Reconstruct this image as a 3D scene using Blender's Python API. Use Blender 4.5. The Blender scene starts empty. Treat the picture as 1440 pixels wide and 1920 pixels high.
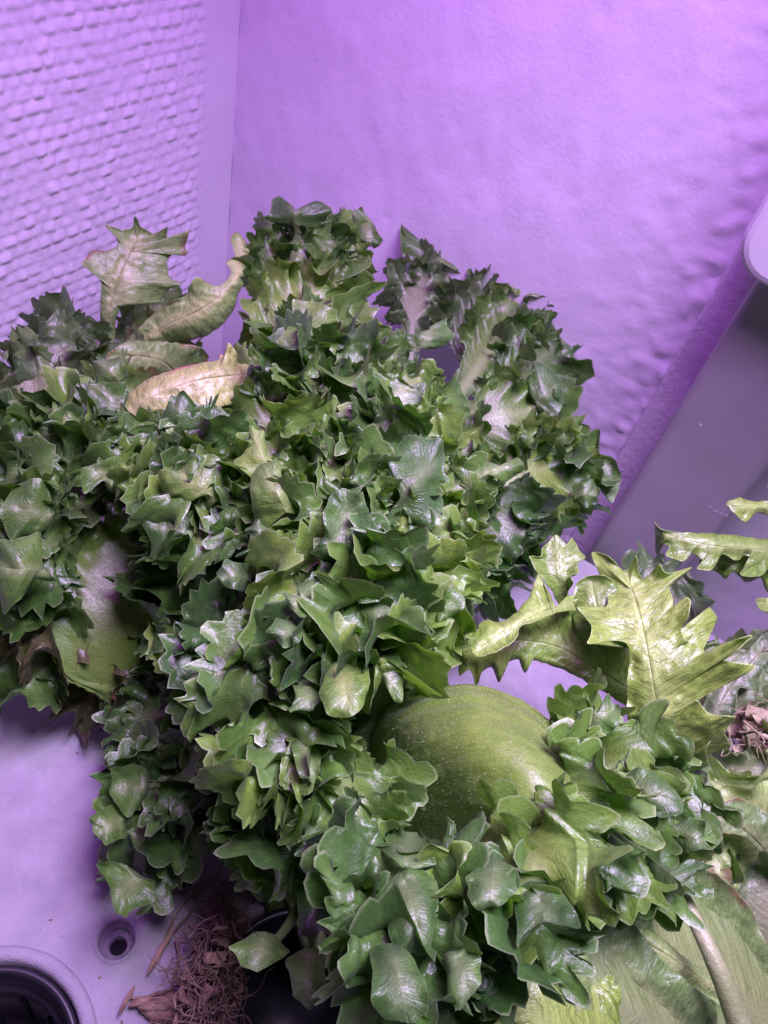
import bpy, math, random
import numpy as np
from mathutils import Vector, Matrix
random.seed(7); rng = np.random.default_rng(11)
sc = bpy.context.scene
# ------------------------------------------------------------------ camera
CAM = np.array([0., 0., .34]); FPX = 1441.
_n = np.array([327-720, 2290-960, FPX]); _n /= np.linalg.norm(_n)
_y = np.array([0, 0, 1.])-_n[2]*_n; _y /= np.linalg.norm(_y)
R = np.array([np.cross(_y, -_n), _y, -_n])                 # world = R @ (right, down, forward)
cd = bpy.data.cameras.new('camera'); cam = bpy.data.objects.new('camera', cd)
sc.collection.objects.link(cam); sc.camera = cam
cd.sensor_fit = 'VERTICAL'; cd.sensor_height = 36; cd.lens = 36*FPX/1920; cd.clip_start = .01; cd.clip_end = 20
rt, dn, fw = R[:, 0], R[:, 1], R[:, 2]
cam.matrix_world = Matrix(((rt[0], -dn[0], -fw[0], CAM[0]), (rt[1], -dn[1], -fw[1], CAM[1]), (rt[2], -dn[2], -fw[2], CAM[2]), (0, 0, 0, 1)))
cd.dof.use_dof = True; cd.dof.focus_distance = .235; cd.dof.aperture_fstop = 36
# ------------------------------------------------------------------ world, lamps, exposure
w = bpy.data.worlds.new('World'); sc.world = w; w.use_nodes = True
w.node_tree.nodes['Background'].inputs[0].default_value = (.44, .22, .85, 1)
w.node_tree.nodes['Background'].inputs[1].default_value = .055
def area(name, loc, target, size, sy, power, col, spread=math.pi):
    l = bpy.data.lights.new(name, 'AREA'); l.shape = 'RECTANGLE'; l.size = size; l.size_y = sy
    l.energy = power; l.color = col; l.spread = spread
    o = bpy.data.objects.new(name, l); sc.collection.objects.link(o); o.location = loc
    o.rotation_euler = (Vector(target)-Vector(loc)).to_track_quat('-Z', 'Y').to_euler()
    return o
area('grow_lamp', (.10, .16, .66), (.05, .20, 0), .30, .17, 3.1, (.78, .60, 1.0), math.radians(90))
area('wall_tint_lamp', (-.07, .20, .60), (-.05, .42, .06), .18, .10, 1.25, (.60, .09, 1.0), math.radians(120))  # added unseen lamp, turns the walls purple apart from the plants
sc.view_settings.view_transform = 'Standard'; sc.view_settings.look = 'None'
sc.view_settings.exposure = 0.0; sc.view_settings.gamma = 1
# ------------------------------------------------------------------ helpers
def ray(px, py):
    d = R @ np.array([px-720., py-960., FPX]); return d/np.linalg.norm(d)
def at(px, py, z=0.):                       # the place at height z seen at a spot of the photograph
    d = ray(px, py); return CAM+d*(z-CAM[2])/d[2]
D1 = np.array([.3464, .9381, 0]); D2 = np.array([.9381, -.3464, 0])   # along left wall / along right wall
def loc(m, n, z=0.): return D2*m+D1*n+np.array([0, 0, z])
def mn(p): return float(p@D2), float(p@D1)
def tag(o, label=None, cat=None, group=None, kind=None):
    if label: o['label'] = label
    if cat: o['category'] = cat
    if group: o['group'] = group
    if kind: o['kind'] = kind
    return o
def empty(name, loc_, label, cat, group=None):
    o = bpy.data.objects.new(name, None); sc.collection.objects.link(o); o.location = tuple(loc_)
    o.empty_display_size = .02
    return tag(o, label, cat, group)
def mesh_obj(name, V, F, mat, parent=None, uv=None, uv2=None, smooth=True):
    """V (n,3) world coordinates, F (m,k) or list of faces; uv per vertex"""
    V = np.asarray(V, float)
    if parent is not None: V = V-np.array(parent_loc(parent))
    me = bpy.data.meshes.new(name)
    if isinstance(F, np.ndarray):
        nf, k = F.shape
        me.vertices.add(len(V)); me.vertices.foreach_set('co', V.astype(np.float32).ravel())
        me.loops.add(nf*k); me.loops.foreach_set('vertex_index', F.astype(np.int32).ravel())
        me.polygons.add(nf); me.polygons.foreach_set('loop_start', np.arange(0, nf*k, k, dtype=np.int32))
        me.update(calc_edges=True)
        for nm, u in (('UVMap', uv), ('Flat', uv2)):
            if u is not None:
                l = me.uv_layers.new(name=nm); l.data.foreach_set('uv', np.asarray(u)[F.ravel()].astype(np.float32).ravel())
    else:
        me.from_pydata([tuple(v) for v in V], [], F)
    if smooth: me.polygons.foreach_set('use_smooth', np.ones(len(me.polygons), bool))
    me.materials.append(mat)
    o = bpy.data.objects.new(name, me); sc.collection.objects.link(o)
    if parent is not None: o.parent = parent
    return o
def parent_loc(p):
    l = np.array(p.location)
    return l if p.parent is None else l+parent_loc(p.parent)
def gridF(nu, nv, wrap=False):
    i, j = np.meshgrid(np.arange(nu-(0 if wrap else 1)), np.arange(nv-1), indexing='ij')
    i2 = (i+1) % nu
    return np.stack([i*nv+j, i2*nv+j, i2*nv+j+1, i*nv+j+1], -1).reshape(-1, 4)
def snoise(x, seed, lam=1.):                # smooth 1-D noise in -1..1
    r = np.random.default_rng(seed); t = r.uniform(-1, 1, 4096); x = np.asarray(x)/lam+100
    i = np.floor(x).astype(int); f = x-i; f = f*f*(3-2*f)
    return t[i % 4096]*(1-f)+t[(i+1) % 4096]*f
def noise2(x, y, seed):
    r = np.random.default_rng(seed); t = r.uniform(-1, 1, (256, 256))
    i = np.floor(x).astype(int); j = np.floor(y).astype(int); f = x-i; g = y-j
    f = f*f*(3-2*f); g = g*g*(3-2*g)
    a = t[i % 256, j % 256]; b = t[(i+1) % 256, j % 256]; c = t[i % 256, (j+1) % 256]; d = t[(i+1) % 256, (j+1) % 256]
    return (a*(1-f)+b*f)*(1-g)+(c*(1-f)+d*f)*g
def nrm(v): v = np.asarray(v, float); return v/(np.linalg.norm(v, axis=-1, keepdims=True)+1e-12)
def spline(P, n):                            # Catmull-Rom through P, n samples, even arc length
    P = np.asarray(P, float)
    if len(P) == 2: P = np.array([P[0], (P[0]+P[1])/2, P[1]])
    Q = np.vstack([2*P[0]-P[1], P, 2*P[-1]-P[-2]]); out = []
    for k in range(1, len(Q)-2):
        t = np.linspace(0, 1, 24, endpoint=False)[:, None]
        a, b, c, d = Q[k-1], Q[k], Q[k+1], Q[k+2]
        out.append(.5*((2*b)+(-a+c)*t+(2*a-5*b+4*c-d)*t*t+(-a+3*b-3*c+d)*t**3))
    out.append(P[-1][None]); S = np.vstack(out)
    s = np.r_[0, np.cumsum(np.linalg.norm(np.diff(S, axis=0), axis=1))]; u = np.linspace(0, s[-1], n)
    return np.stack([np.interp(u, s, S[:, k]) for k in range(3)], 1), s[-1]
def tube_arrays(P, rad, sides=6, n=None):
    P, L = spline(P, n or max(6, len(P)*6)); T = nrm(np.gradient(P, axis=0))
    ref = np.array([.3, .2, .93]); A = nrm(np.cross(T, ref)); B = np.cross(T, A)
    r = np.interp(np.linspace(0, 1, len(P)), np.linspace(0, 1, len(np.atleast_1d(rad))), np.atleast_1d(rad))
    th = np.linspace(0, 2*np.pi, sides, endpoint=False)
    V = P[:, None]+r[:, None, None]*(np.cos(th)[None, :, None]*A[:, None]+np.sin(th)[None, :, None]*B[:, None])
    n_ = len(P); i, j = np.meshgrid(np.arange(n_-1), np.arange(sides), indexing='ij')
    F = np.stack([i*sides+j, i*sides+(j+1) % sides, (i+1)*sides+(j+1) % sides, (i+1)*sides+j], -1).reshape(-1, 4)
    return V.reshape(-1, 3), F
def merge(parts):
    Vs, Fs, o = [], [], 0
    for V, F in parts: Vs.append(V); Fs.append(F+o); o += len(V)
    return np.vstack(Vs), np.vstack(Fs)
# ------------------------------------------------------------------ materials
def newmat(name):
    m = bpy.data.materials.new(name); m.use_nodes = True; nt = m.node_tree
    return m, nt, nt.nodes['Principled BSDF'], nt.nodes['Material Output']
def N(nt, t, **kw):
    n = nt.nodes.new(t)
    for k, v in kw.items():
        if k.startswith('i_'): n.inputs[k[2:].replace('_', ' ')].default_value = v
        else: setattr(n, k, v)
    return n
def ramp(nt, fac, stops):
    r = nt.nodes.new('ShaderNodeValToRGB'); nt.links.new(fac, r.inputs[0]); e = r.color_ramp.elements
    while len(e) < len(stops): e.new(.5)
    for k, (p, c) in enumerate(stops):
        e[k].position = p; e[k].color = c if len(c) == 4 else (*c, 1)
    return r
def mix(nt, fac, a, b, mode='MIX'):
    m = nt.nodes.new('ShaderNodeMix'); m.data_type = 'RGBA'; m.blend_type = mode
    for s, v in ((0, fac), (6, a), (7, b)):
        if hasattr(v, 'is_output'): nt.links.new(v, m.inputs[s])
        elif s == 0: m.inputs[0].default_value = v
        else: m.inputs[s].default_value = (*v, 1)
    return m.outputs[2]
def math_(nt, op, a, b=None, c=None):
    m = nt.nodes.new('ShaderNodeMath'); m.operation = op
    for k, v in enumerate((a, b, c)):
        if v is None: continue
        if hasattr(v, 'is_output'): nt.links.new(v, m.inputs[k])
        else: m.inputs[k].default_value = v
    return m.outputs[0]
def leaf_mat(name, dark, light, edge, vein=(.2, .3, .1), vein_amt=.35, rough=.41, trans=.36, base=None, fleck=0., tipc=None, spec=.55, bump=.55, sheen=.04, rib=.35, streak=1.):
    """dark/light mottling, pale thin margin, veins running out from the midrib, base colour toward the rib"""
    m, nt, bs, out = newmat(name); lk = nt.links.new
    uv = N(nt, 'ShaderNodeUVMap', uv_map='UVMap'); fl = N(nt, 'ShaderNodeUVMap', uv_map='Flat')
    sep = N(nt, 'ShaderNodeSeparateXYZ'); lk(uv.outputs[0], sep.inputs[0])
    geo = N(nt, 'ShaderNodeTexCoord'); oi = N(nt, 'ShaderNodeObjectInfo')
    n1 = N(nt, 'ShaderNodeTexNoise', i_Scale=70., i_Detail=4., i_Roughness=.6); lk(geo.outputs['Object'], n1.inputs['Vector'])
    n2 = N(nt, 'ShaderNodeTexNoise', i_Scale=900., i_Detail=3., i_Roughness=.6); lk(geo.outputs['Object'], n2.inputs['Vector'])
    f1 = ramp(nt, n1.outputs[0], [(.35, (0, 0, 0)), (.68, (1, 1, 1))])
    col = mix(nt, f1.outputs[0], dark, light)
    if base is not None:
        bf = ramp(nt, sep.outputs[1], [(.05, (1, 1, 1)), (.52, (0, 0, 0))]); bf.color_ramp.interpolation = 'EASE'
        col = mix(nt, bf.outputs[0], col, base)
    # veins: stretched cells in fan coordinates
    nd = N(nt, 'ShaderNodeTexNoise', i_Scale=110., i_Detail=2.); lk(fl.outputs[0], nd.inputs['Vector'])
    def vein_lines(freq, warp, wd, lo):
        a = math_(nt, 'MULTIPLY_ADD', sep.outputs[0], freq, math_(nt, 'MULTIPLY', nd.outputs[0], warp))
        t = math_(nt, 'ABSOLUTE', math_(nt, 'SUBTRACT', math_(nt, 'FRACT', a), .5))
        r_ = ramp(nt, t, [(0., (1, 1, 1)), (wd, (0, 0, 0))]); g_ = ramp(nt, sep.outputs[1], [(lo, (0, 0, 0)), (lo+.05, (1, 1, 1))])
        return math_(nt, 'MULTIPLY', r_.outputs[0], g_.outputs[0])
    vs = math_(nt, 'MAXIMUM', vein_lines(95., 1.6, .075, .0), math_(nt, 'MULTIPLY', vein_lines(230., 2.6, .11, .14), .8))
    vs = math_(nt, 'MAXIMUM', vs, math_(nt, 'MULTIPLY', vein_lines(520., 5., .12, .28), .55))
    vo2 = N(nt, 'ShaderNodeTexVoronoi', feature='DISTANCE_TO_EDGE', i_Scale=520.); vo2.voronoi_dimensions = '2D'
    va2 = N(nt, 'ShaderNodeVectorMath', operation='MULTIPLY_ADD'); lk(nd.outputs['Color'], va2.inputs[0]); va2.inputs[1].default_value = (.003, .003, 0); lk(fl.outputs[0], va2.inputs[2]); lk(va2.outputs[0], vo2.inputs['Vector'])
    vr2 = ramp(nt, vo2.outputs[0], [(.0, (1, 1, 1)), (.12, (0, 0, 0))])
    vs = math_(nt, 'MAXIMUM', vs, math_(nt, 'MULTIPLY', vr2.outputs[0], .14))
    sf = N(nt, 'ShaderNodeSeparateXYZ'); lk(fl.outputs[0], sf.inputs[0])
    mr = ramp(nt, math_(nt, 'ABSOLUTE', sf.outputs[0]), [(.0003, (1, 1, 1)), (.0011, (0, 0, 0))])
    strk = N(nt, 'ShaderNodeTexNoise', i_Scale=1., i_Detail=3.); sm = N(nt, 'ShaderNodeMapping'); sm.inputs['Scale'].default_value = (900, 5, 1); lk(uv.outputs[0], sm.inputs[0]); lk(sm.outputs[0], strk.inputs['Vector'])
    sr = ramp(nt, strk.outputs[0], [(.35, (.78, .80, .74)), (.65, (1.2, 1.15, 1.25))])
    col = mix(nt, streak, col, sr.outputs[0], 'MULTIPLY')
    col = mix(nt, math_(nt, 'MULTIPLY', vs, vein_amt), col, vein)
    col = mix(nt, math_(nt, 'MULTIPLY', mr.outputs[0], rib), col, edge)
    # random difference between leaves
    hs = N(nt, 'ShaderNodeHueSaturation'); lk(col, hs.inputs['Color'])
    lk(math_(nt, 'MULTIPLY_ADD', oi.outputs['Random'], .5, .75), hs.inputs['Value'])
    lk(math_(nt, 'MULTIPLY_ADD', oi.outputs['Random'], -.025, .512), hs.inputs['Hue'])
    col = hs.outputs[0]
    if fleck:
        mp2 = N(nt, 'ShaderNodeMapping'); mp2.inputs['Scale'].default_value = (1, .45, 1); mp2.inputs['Rotation'].default_value = (0, 0, .6); lk(fl.outputs[0], mp2.inputs[0])
        nf = N(nt, 'ShaderNodeTexNoise', i_Scale=4200., i_Detail=1., i_Distortion=2.5); lk(mp2.outputs[0], nf.inputs['Vector'])
        rf = ramp(nt, nf.outputs[0], [(.60, (0, 0, 0)), (.72, (1, 1, 1))])
        col = mix(nt, math_(nt, 'MULTIPLY', rf.outputs[0], fleck), col, (.55, .6, .3))
    er = ramp(nt, sep.outputs[1], [(.978, (0, 0, 0)), (.998, (1, 1, 1))])
    col = mix(nt, math_(nt, 'MULTIPLY', er.outputs[0], math_(nt, 'MULTIPLY_ADD', f1.outputs[0], .5, .4)), col, edge)
    if tipc is not None:
        na = N(nt, 'ShaderNodeTexNoise', i_Scale=45., i_Detail=3.); lk(geo.outputs['Object'], na.inputs['Vector'])
        ra = ramp(nt, na.outputs[0], [(.5, (0, 0, 0)), (.58, (1, 1, 1))])
        r3 = ramp(nt, sep.outputs[1], [(.86, (0, 0, 0)), (.93, (1, 1, 1))])
        col = mix(nt, math_(nt, 'MULTIPLY', ra.outputs[0], r3.outputs[0]), col, tipc)
    lk(col, bs.inputs['Base Color'])
    rr = ramp(nt, n2.outputs[0], [(.3, (rough-.08,)*3), (.75, (rough+.16,)*3)]); lk(rr.outputs[0], bs.inputs['Roughness'])
    bs.inputs['Specular IOR Level'].default_value = min(1., spec*1.9); bs.inputs['Coat Weight'].default_value = .16; bs.inputs['Coat Roughness'].default_value = .38; bs.inputs['Sheen Weight'].default_value = sheen; bs.inputs['Sheen Roughness'].default_value = .45
    n3 = N(nt, 'ShaderNodeTexNoise', i_Scale=260., i_Detail=3.); lk(geo.outputs['Object'], n3.inputs['Vector'])
    hgt = math_(nt, 'ADD', math_(nt, 'MULTIPLY', n2.outputs[0], .8), math_(nt, 'ADD', math_(nt, 'MULTIPLY', n3.outputs[0], .9), math_(nt, 'MULTIPLY_ADD', vs, -.35, math_(nt, 'MULTIPLY', strk.outputs[0], .5))))
    bp = N(nt, 'ShaderNodeBump', i_Strength=bump, i_Distance=.0006); lk(hgt, bp.inputs['Height']); lk(bp.outputs[0], bs.inputs['Normal'])
    tr = N(nt, 'ShaderNodeBsdfTranslucent'); lk(bp.outputs[0], tr.inputs['Normal'])
    tc = mix(nt, 1., col, (.9, 1.15, .45), 'MULTIPLY'); lk(tc, tr.inputs['Color'])
    ms = N(nt, 'ShaderNodeMixShader'); ms.inputs[0].default_value = trans
    lk(bs.outputs[0], ms.inputs[1]); lk(tr.outputs[0], ms.inputs[2]); lk(ms.outputs[0], out.inputs['Surface'])
    return m
MD = leaf_mat('dark_leaf', (.046, .128, .020), (.105, .245, .036), (.36, .48, .24), vein=(.10, .22, .06), base=(.10, .20, .025))
MM = leaf_mat('mid_leaf', (.090, .205, .026), (.170, .33, .045), (.42, .55, .24), vein=(.14, .28, .07), base=(.17, .29, .035))
ML = leaf_mat('light_leaf', (.20, .36, .05), (.28, .44, .08), (.50, .66, .24), vein=(.10, .18, .03), vein_amt=.7, base=(.32, .48, .11), trans=.34, rough=.33)
MP = leaf_mat('pale_leaf', (.26, .43, .12), (.36, .54, .18), (.46, .54, .26), vein=(.12, .20, .05), vein_amt=.4, base=(.44, .56, .20), trans=.42, tipc=(.28, .24, .10))
MY = leaf_mat('yellow_leaf', (.32, .42, .10), (.42, .50, .16), (.55, .55, .25), vein=(.16, .22, .06), vein_amt=.6, base=(.40, .48, .18), trans=.3, tipc=(.48, .17, .12))
MO = leaf_mat('olive_blade', (.115, .24, .022), (.18, .33, .04), (.34, .46, .20), vein=(.12, .21, .03), vein_amt=.12, base=(.15, .27, .025), streak=.35, fleck=.8, rough=.45, bump=.30, rib=0., sheen=.12)
MG = leaf_mat('greygreen_leaf', (.10, .19, .06), (.18, .29, .10), (.26, .36, .18), vein=(.16, .22, .10), base=(.28, .32, .16))
MBR = leaf_mat('browned_leaf', (.06, .09, .02), (.12, .13, .05), (.32, .24, .14), vein=(.10, .07, .03), vein_amt=.5, base=(.10, .12, .02), tipc=(.14, .07, .035))
def simple(name, col, rough=.5, spec=.5, bump=None, col2=None, cscale=40., metal=0., det=4.):
    m, nt, bs, out = newmat(name); lk = nt.links.new
    tc = N(nt, 'ShaderNodeTexCoord')
    n = N(nt, 'ShaderNodeTexNoise', i_Scale=cscale, i_Detail=det, i_Roughness=.6); lk(tc.outputs['Object'], n.inputs['Vector'])
    r = ramp(nt, n.outputs[0], [(.35, col), (.7, col2 or col)]); lk(r.outputs[0], bs.inputs['Base Color'])
    bs.inputs['Roughness'].default_value = rough; bs.inputs['Specular IOR Level'].default_value = spec; bs.inputs['Metallic'].default_value = metal
    if bump:
        s, st, dist = bump
        nb = N(nt, 'ShaderNodeTexNoise', i_Scale=s, i_Detail=4., i_Roughness=.65); lk(tc.outputs['Object'], nb.inputs['Vector'])
        b = N(nt, 'ShaderNodeBump', i_Strength=st, i_Distance=dist); lk(nb.outputs[0], b.inputs['Height']); lk(b.outputs[0], bs.inputs['Normal'])
    return m, nt, bs, tc
M_paper = simple('wallpaper_paint', (.58, .56, .62), .6, .3, (600, .35, .0004), (.64, .62, .68), 14)[0]
M_plas = simple('painted_plaster', (.57, .55, .61), .55, .35, (330, .32, .0008), (.64, .62, .68), 18)[0]
M_post = simple('grey_metal', (.22, .22, .225), .34, .6, (1500, .12, .0003), (.27, .27, .275), 30)[0]
M_shadow_strip = simple('shadow_strip_grey', (.50, .49, .52), .6, .3, (260, .8, .0012), (.58, .57, .60), 70)[0]  # darker wall grey, shade of the post put into the colour
M_white = simple('white_plastic', (.50, .48, .53), .4, .5, (900, .1, .0002), (.54, .52, .57), 20)[0]
M_black = simple('black_plastic', (.012, .011, .016), .38, .5, (300, .15, .0005), (.02, .018, .026), 60)[0]
M_hole = simple('dark_hollow', (.004, .004, .006), .7, .2)[0]
M_dry = simple('dried_leaf', (.15, .10, .07), .75, .2, (500, .5, .0008), (.34, .23, .16), 160)[0]
M_root = simple('root', (.09, .065, .045), .7, .3, (900, .4, .0004), (.28, .20, .14), 120)[0]
M_husk = simple('husk', (.24, .21, .12), .75, .2, (500, .6, .0008), (.42, .38, .24), 150)[0]
M_stem = simple('pale_stem', (.20, .26, .10), .38, .5, (400, .6, .0010), (.34, .37, .20), 60)[0]
# tray: grainy moulded plastic, algae stain round the plants
M_tray, _nt, _bs, _tc = simple('tray_plastic', (.31, .285, .345), .48, .45, (1500, 1., .0008), (.38, .355, .42), 90)
def _tray():
    nt, bs, tc = _nt, _bs, _tc; lk = nt.links.new
    old = bs.inputs['Base Color'].links[0].from_socket
    n = N(nt, 'ShaderNodeTexNoise', i_Scale=26., i_Detail=6., i_Roughness=.65); lk(tc.outputs['Object'], n.inputs['Vector'])
    r = ramp(nt, n.outputs[0], [(.5, (0, 0, 0)), (.72, (1, 1, 1))])
    c = mix(nt, math_(nt, 'MULTIPLY', r.outputs[0], .35), old, (.36, .34, .30))
    v = N(nt, 'ShaderNodeTexVoronoi', i_Scale=190.); lk(tc.outputs['Object'], v.inputs['Vector'])
    sp = ramp(nt, v.outputs[0], [(.05, (1, 1, 1)), (.09, (0, 0, 0))])
    n2 = N(nt, 'ShaderNodeTexNoise', i_Scale=40.); lk(tc.outputs['Object'], n2.inputs['Vector'])
    r2 = ramp(nt, n2.outputs[0], [(.55, (0, 0, 0)), (.62, (1, 1, 1))])
    c = mix(nt, math_(nt, 'MULTIPLY', sp.outputs[0], math_(nt, 'MULTIPLY', r2.outputs[0], .7)), c, (.20, .14, .12))
    vd = N(nt, 'ShaderNodeVectorMath', operation='DISTANCE'); lk(tc.outputs['Object'], vd.inputs[0]); q0 = at(455, 1690)-loc(0, .1); vd.inputs[1].default_value = tuple(q0)
    dd_ = math_(nt, 'MULTIPLY_ADD', n.outputs[0], -.05, math_(nt, 'ADD', vd.outputs['Value'], .025))
    st = ramp(nt, dd_, [(.022, (1, 1, 1)), (.052, (0, 0, 0))])
    c = mix(nt, math_(nt, 'MULTIPLY', st.outputs[0], .6), c, (.17, .15, .13))
    lk(c, bs.inputs['Base Color'])
_tray()
# ------------------------------------------------------------------ setting: walls
NW = .42                                     # right wall plane (n = NW)
MW = -.334                                   # left wall plane (m = MW)
def on_plane_n(px, py, n):                    # where the line of sight meets the vertical plane n
    d = ray(px, py); t = (n-CAM@D1)/(d@D1); return CAM+d*t
# left wall with woven paper: height field of crossing yarns
def left_wall():
    nu, nv = 400, 400
    n0, n1, z0, z1 = -.25, NW, -.12, .62
    # finer where it is looked at
    a = np.linspace(0, 1, nu); n_ = np.r_[np.linspace(n0, .05, 50, endpoint=False), np.linspace(.05, n1, nu-50)]; z = np.r_[np.linspace(z0, .0, 20, endpoint=False), np.linspace(.0, .42, nv-40), np.linspace(.42, z1, 21)[1:]]
    Nn, Z = np.meshgrid(n_, z, indexing='ij')
    pr, pc = .0070, .0094
    X = Nn+.0012*noise2(Nn*60, Z*60, 3)+.004*noise2(Nn*9, Z*9, 4); Y = Z+.0010*noise2(Nn*50, Z*80, 5)+.003*noise2(Nn*8, Z*8, 6)
    j = np.floor(Y/pr); fy = Y/pr-j; off = (j % 2)*.5; i = np.floor(X/pc+off); fx = X/pc+off-i
    rr = np.random.default_rng(5); tab = rr.uniform(.2, 1, (512, 512)); wv = tab[(i % 512).astype(int), (j % 512).astype(int)]
    over = np.clip(np.sin(np.pi*fx)*2.4-.45, 0, 1)
    hor = 1.3*over**.7*np.clip(1-fy, 0, 1)**.7*wv
    skew = np.clip((fy-.0)/.14, 0, 1)                           # yarn overhangs below: steep lower side
    h = .0011*hor*skew+.0004*np.abs(np.sin(np.pi*X/pc*2))*(1-over)+.00025*noise2(X*400, Y*300, 9)
    edge = np.clip((n1-.028-Nn)/.01, 0, 1); h = h*edge           # the paper stops short of the corner
    V = D2*(MW+h)[..., None]+D1*Nn[..., None]+np.array([0, 0, 1.])*Z[..., None]
    return V.reshape(-1, 3), gridF(nu, nv)[:, ::-1]
V, F = left_wall(); tag(mesh_obj('wall_left', V, F, M_paper), kind='structure')
def right_wall():
    nu, nv = 340, 260
    m = np.linspace(MW, .62, nu); z = np.linspace(-.12, .62, nv); M, Z = np.meshgrid(m, z, indexing='ij')
    h = .0003*noise2(M*22, Z*14, 21)+.0003*noise2(M*90, Z*50, 22)+.00018*noise2(M*260, Z*110, 23)
    em = mn(on_plane_n(1150, 870, NW-.006))[0]-.004
    band = 1.5*np.exp(-((M-em)/.010)**2)+.6*np.exp(-((M-em+.02)/.03)**2)+.18*np.clip((M+.0)/.15, 0, 1)*np.clip(Z/.1, 0, 1)
    h -= band*(.0016*np.clip(noise2(M*150, Z*190, 24)+.1, 0, 1)**1.5+.0006*noise2(M*300, Z*380, 25))
    h += .0011*np.clip((M-MW-.012)/.004, 0, 1)*0
    pit = np.clip(noise2(M*200, Z*200, 26)-.86, 0, 1)*.006; h += pit
    V = D2*M[..., None]+D1*(NW+h)[..., None]+np.array([0, 0, 1.])*Z[..., None]
    return V.reshape(-1, 3), gridF(nu, nv)
V, F = right_wall(); tag(mesh_obj('wall_right', V, F, M_plas), kind='structure')
def box_arrays(m0, m1, n0, n1, z0, z1):
    P = [loc(m, n, z) for z in (z0, z1) for m, n in ((m0, n0), (m1, n0), (m1, n1), (m0, n1))]
    return P, [(3, 2, 1, 0), (4, 5, 6, 7), (0, 1, 5, 4), (1, 2, 6, 5), (2, 3, 7, 6), (3, 0, 4, 7)]
P, Fb = box_arrays(-.33, .6, -.25, .4195, -.14, -.12)
tag(mesh_obj('shelf', P, Fb, M_plas, smooth=False), kind='structure')
def bevel(o, wd, seg=3):
    b = o.modifiers.new('bevel', 'BEVEL'); b.width = wd; b.segments = seg; b.limit_method = 'ANGLE'
# ------------------------------------------------------------------ tray with holes
from mathutils.geometry import delaunay_2d_cdt
def circ(c, r, n): return [(c[0]+r*math.cos(2*math.pi*k/n), c[1]+r*math.sin(2*math.pi*k/n)) for k in range(n)]
screw_px = [(219, 1762), (345, 1632), (1350, 1300)]
screws = [at(*p)[:2] for p in screw_px]; SR = .0072
pots = [(at(-42, 2012)[:2], .033), (at(560, 1890)[:2], .036), (at(1400, 1640)[:2], .036)]
corners = [loc(-.27, -.16), loc(.52, -.16), loc(.52, .36), loc(-.27, .36)]
tray = empty('growing_tray', loc(0, .1), 'grainy white plastic growing tray with round pot openings under the lettuces', 'tray')
pts = [tuple(c[:2]) for c in corners]; faces = [[0, 1, 2, 3]]
holes = [(s, SR, 40) for s in screws]+[(c, r, 96) for c, r in pots]
for c, r, k in holes:
    b = len(pts); pts += circ(c, r, k); faces.append(list(range(b, b+k)))
vs, es, fs, *_ = delaunay_2d_cdt([Vector(p) for p in pts], [], faces, 1, 1e-6)
keep = []
for f_ in fs:
    c = sum((Vector(vs[k]) for k in f_), Vector((0, 0)))/len(f_)
    if all((c-Vector(h[0])).length > h[1]*.999 for h in holes): keep.append(list(f_))
top = [(v[0], v[1], 0.) for v in vs]
mesh_obj('top_panel', top, keep, M_tray, tray, smooth=False)
def lathe(c, prof, n=72):
    V = np.array([[c[0]+r*math.cos(2*math.pi*k/n), c[1]+r*math.sin(2*math.pi*k/n), z] for k in range(n) for r, z in prof])
    return V, gridF(n, len(prof), True)
P = [loc(m, n, z) for m, n in ((-.27, -.16), (.52, -.16), (.52, .36), (-.27, .36)) for z in (-.0002, -.115)]
mesh_obj('skirt', P, [(0, 1, 3, 2), (2, 3, 5, 4), (4, 5, 7, 6), (6, 7, 1, 0)], M_tray, tray, smooth=False)
for s in screws:
    V, F = lathe(s, [(SR+.0012, .0002), (SR+.0006, .00075), (SR, .0007), (SR-.0007, -.0006), (SR-.0009, -.008), (.0036, -.0085), (.0033, -.0095), (.0032, -.018), (.0001, -.018)], 48)
    o = mesh_obj('screw_hole', V, F, M_tray, tray)
    V, F = lathe(s, [(.0031, -.0125), (.0001, -.0125)], 32); mesh_obj('bore', V, F, M_hole, o)
for c, r in pots:
    V, F = lathe(c, [(r+.0055, .0002), (r+.0050, .0018), (r+.0042, .0026), (r+.0025, .0028), (r+.0010, .0026), (r, .0010), (r-.0004, -.004)], 120)
    mesh_obj('opening_rim', V, F, M_tray, tray)
pot_names = ['black plastic net pot, empty, in the tray opening at the front corner', 'black plastic net pot holding the dark green lettuce beside the dried roots', 'black plastic net pot under the light green lettuce']
for (c, r), lb in zip(pots, pot_names):
    e = empty('net_pot', (c[0], c[1], 0), lb, 'plant pot', 'net pots set in the tray')
    V, F = lathe(c, [(r-.0006, -.0020), (r-.0012, .0004), (r-.0030, .0006), (r-.0040, -.001), (r-.0050, -.010), (r-.0065, -.011), (r-.0075, -.012), (r-.009, -.045), (r-.010, -.058), (.0001, -.058)], 96)
    mesh_obj('cup', V, F, M_black, e)
    for k in range(12):
        a = 2*math.pi*k/12; d = np.array([math.cos(a), math.sin(a)])
        V, F = tube_arrays([(c[0]+d[0]*(r-.0085), c[1]+d[1]*(r-.0085), -.013), (c[0]+d[0]*(r-.010), c[1]+d[1]*(r-.010), -.055)], [.0011], 6, 4)
        mesh_obj('rib', V, F, M_black, e)
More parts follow.
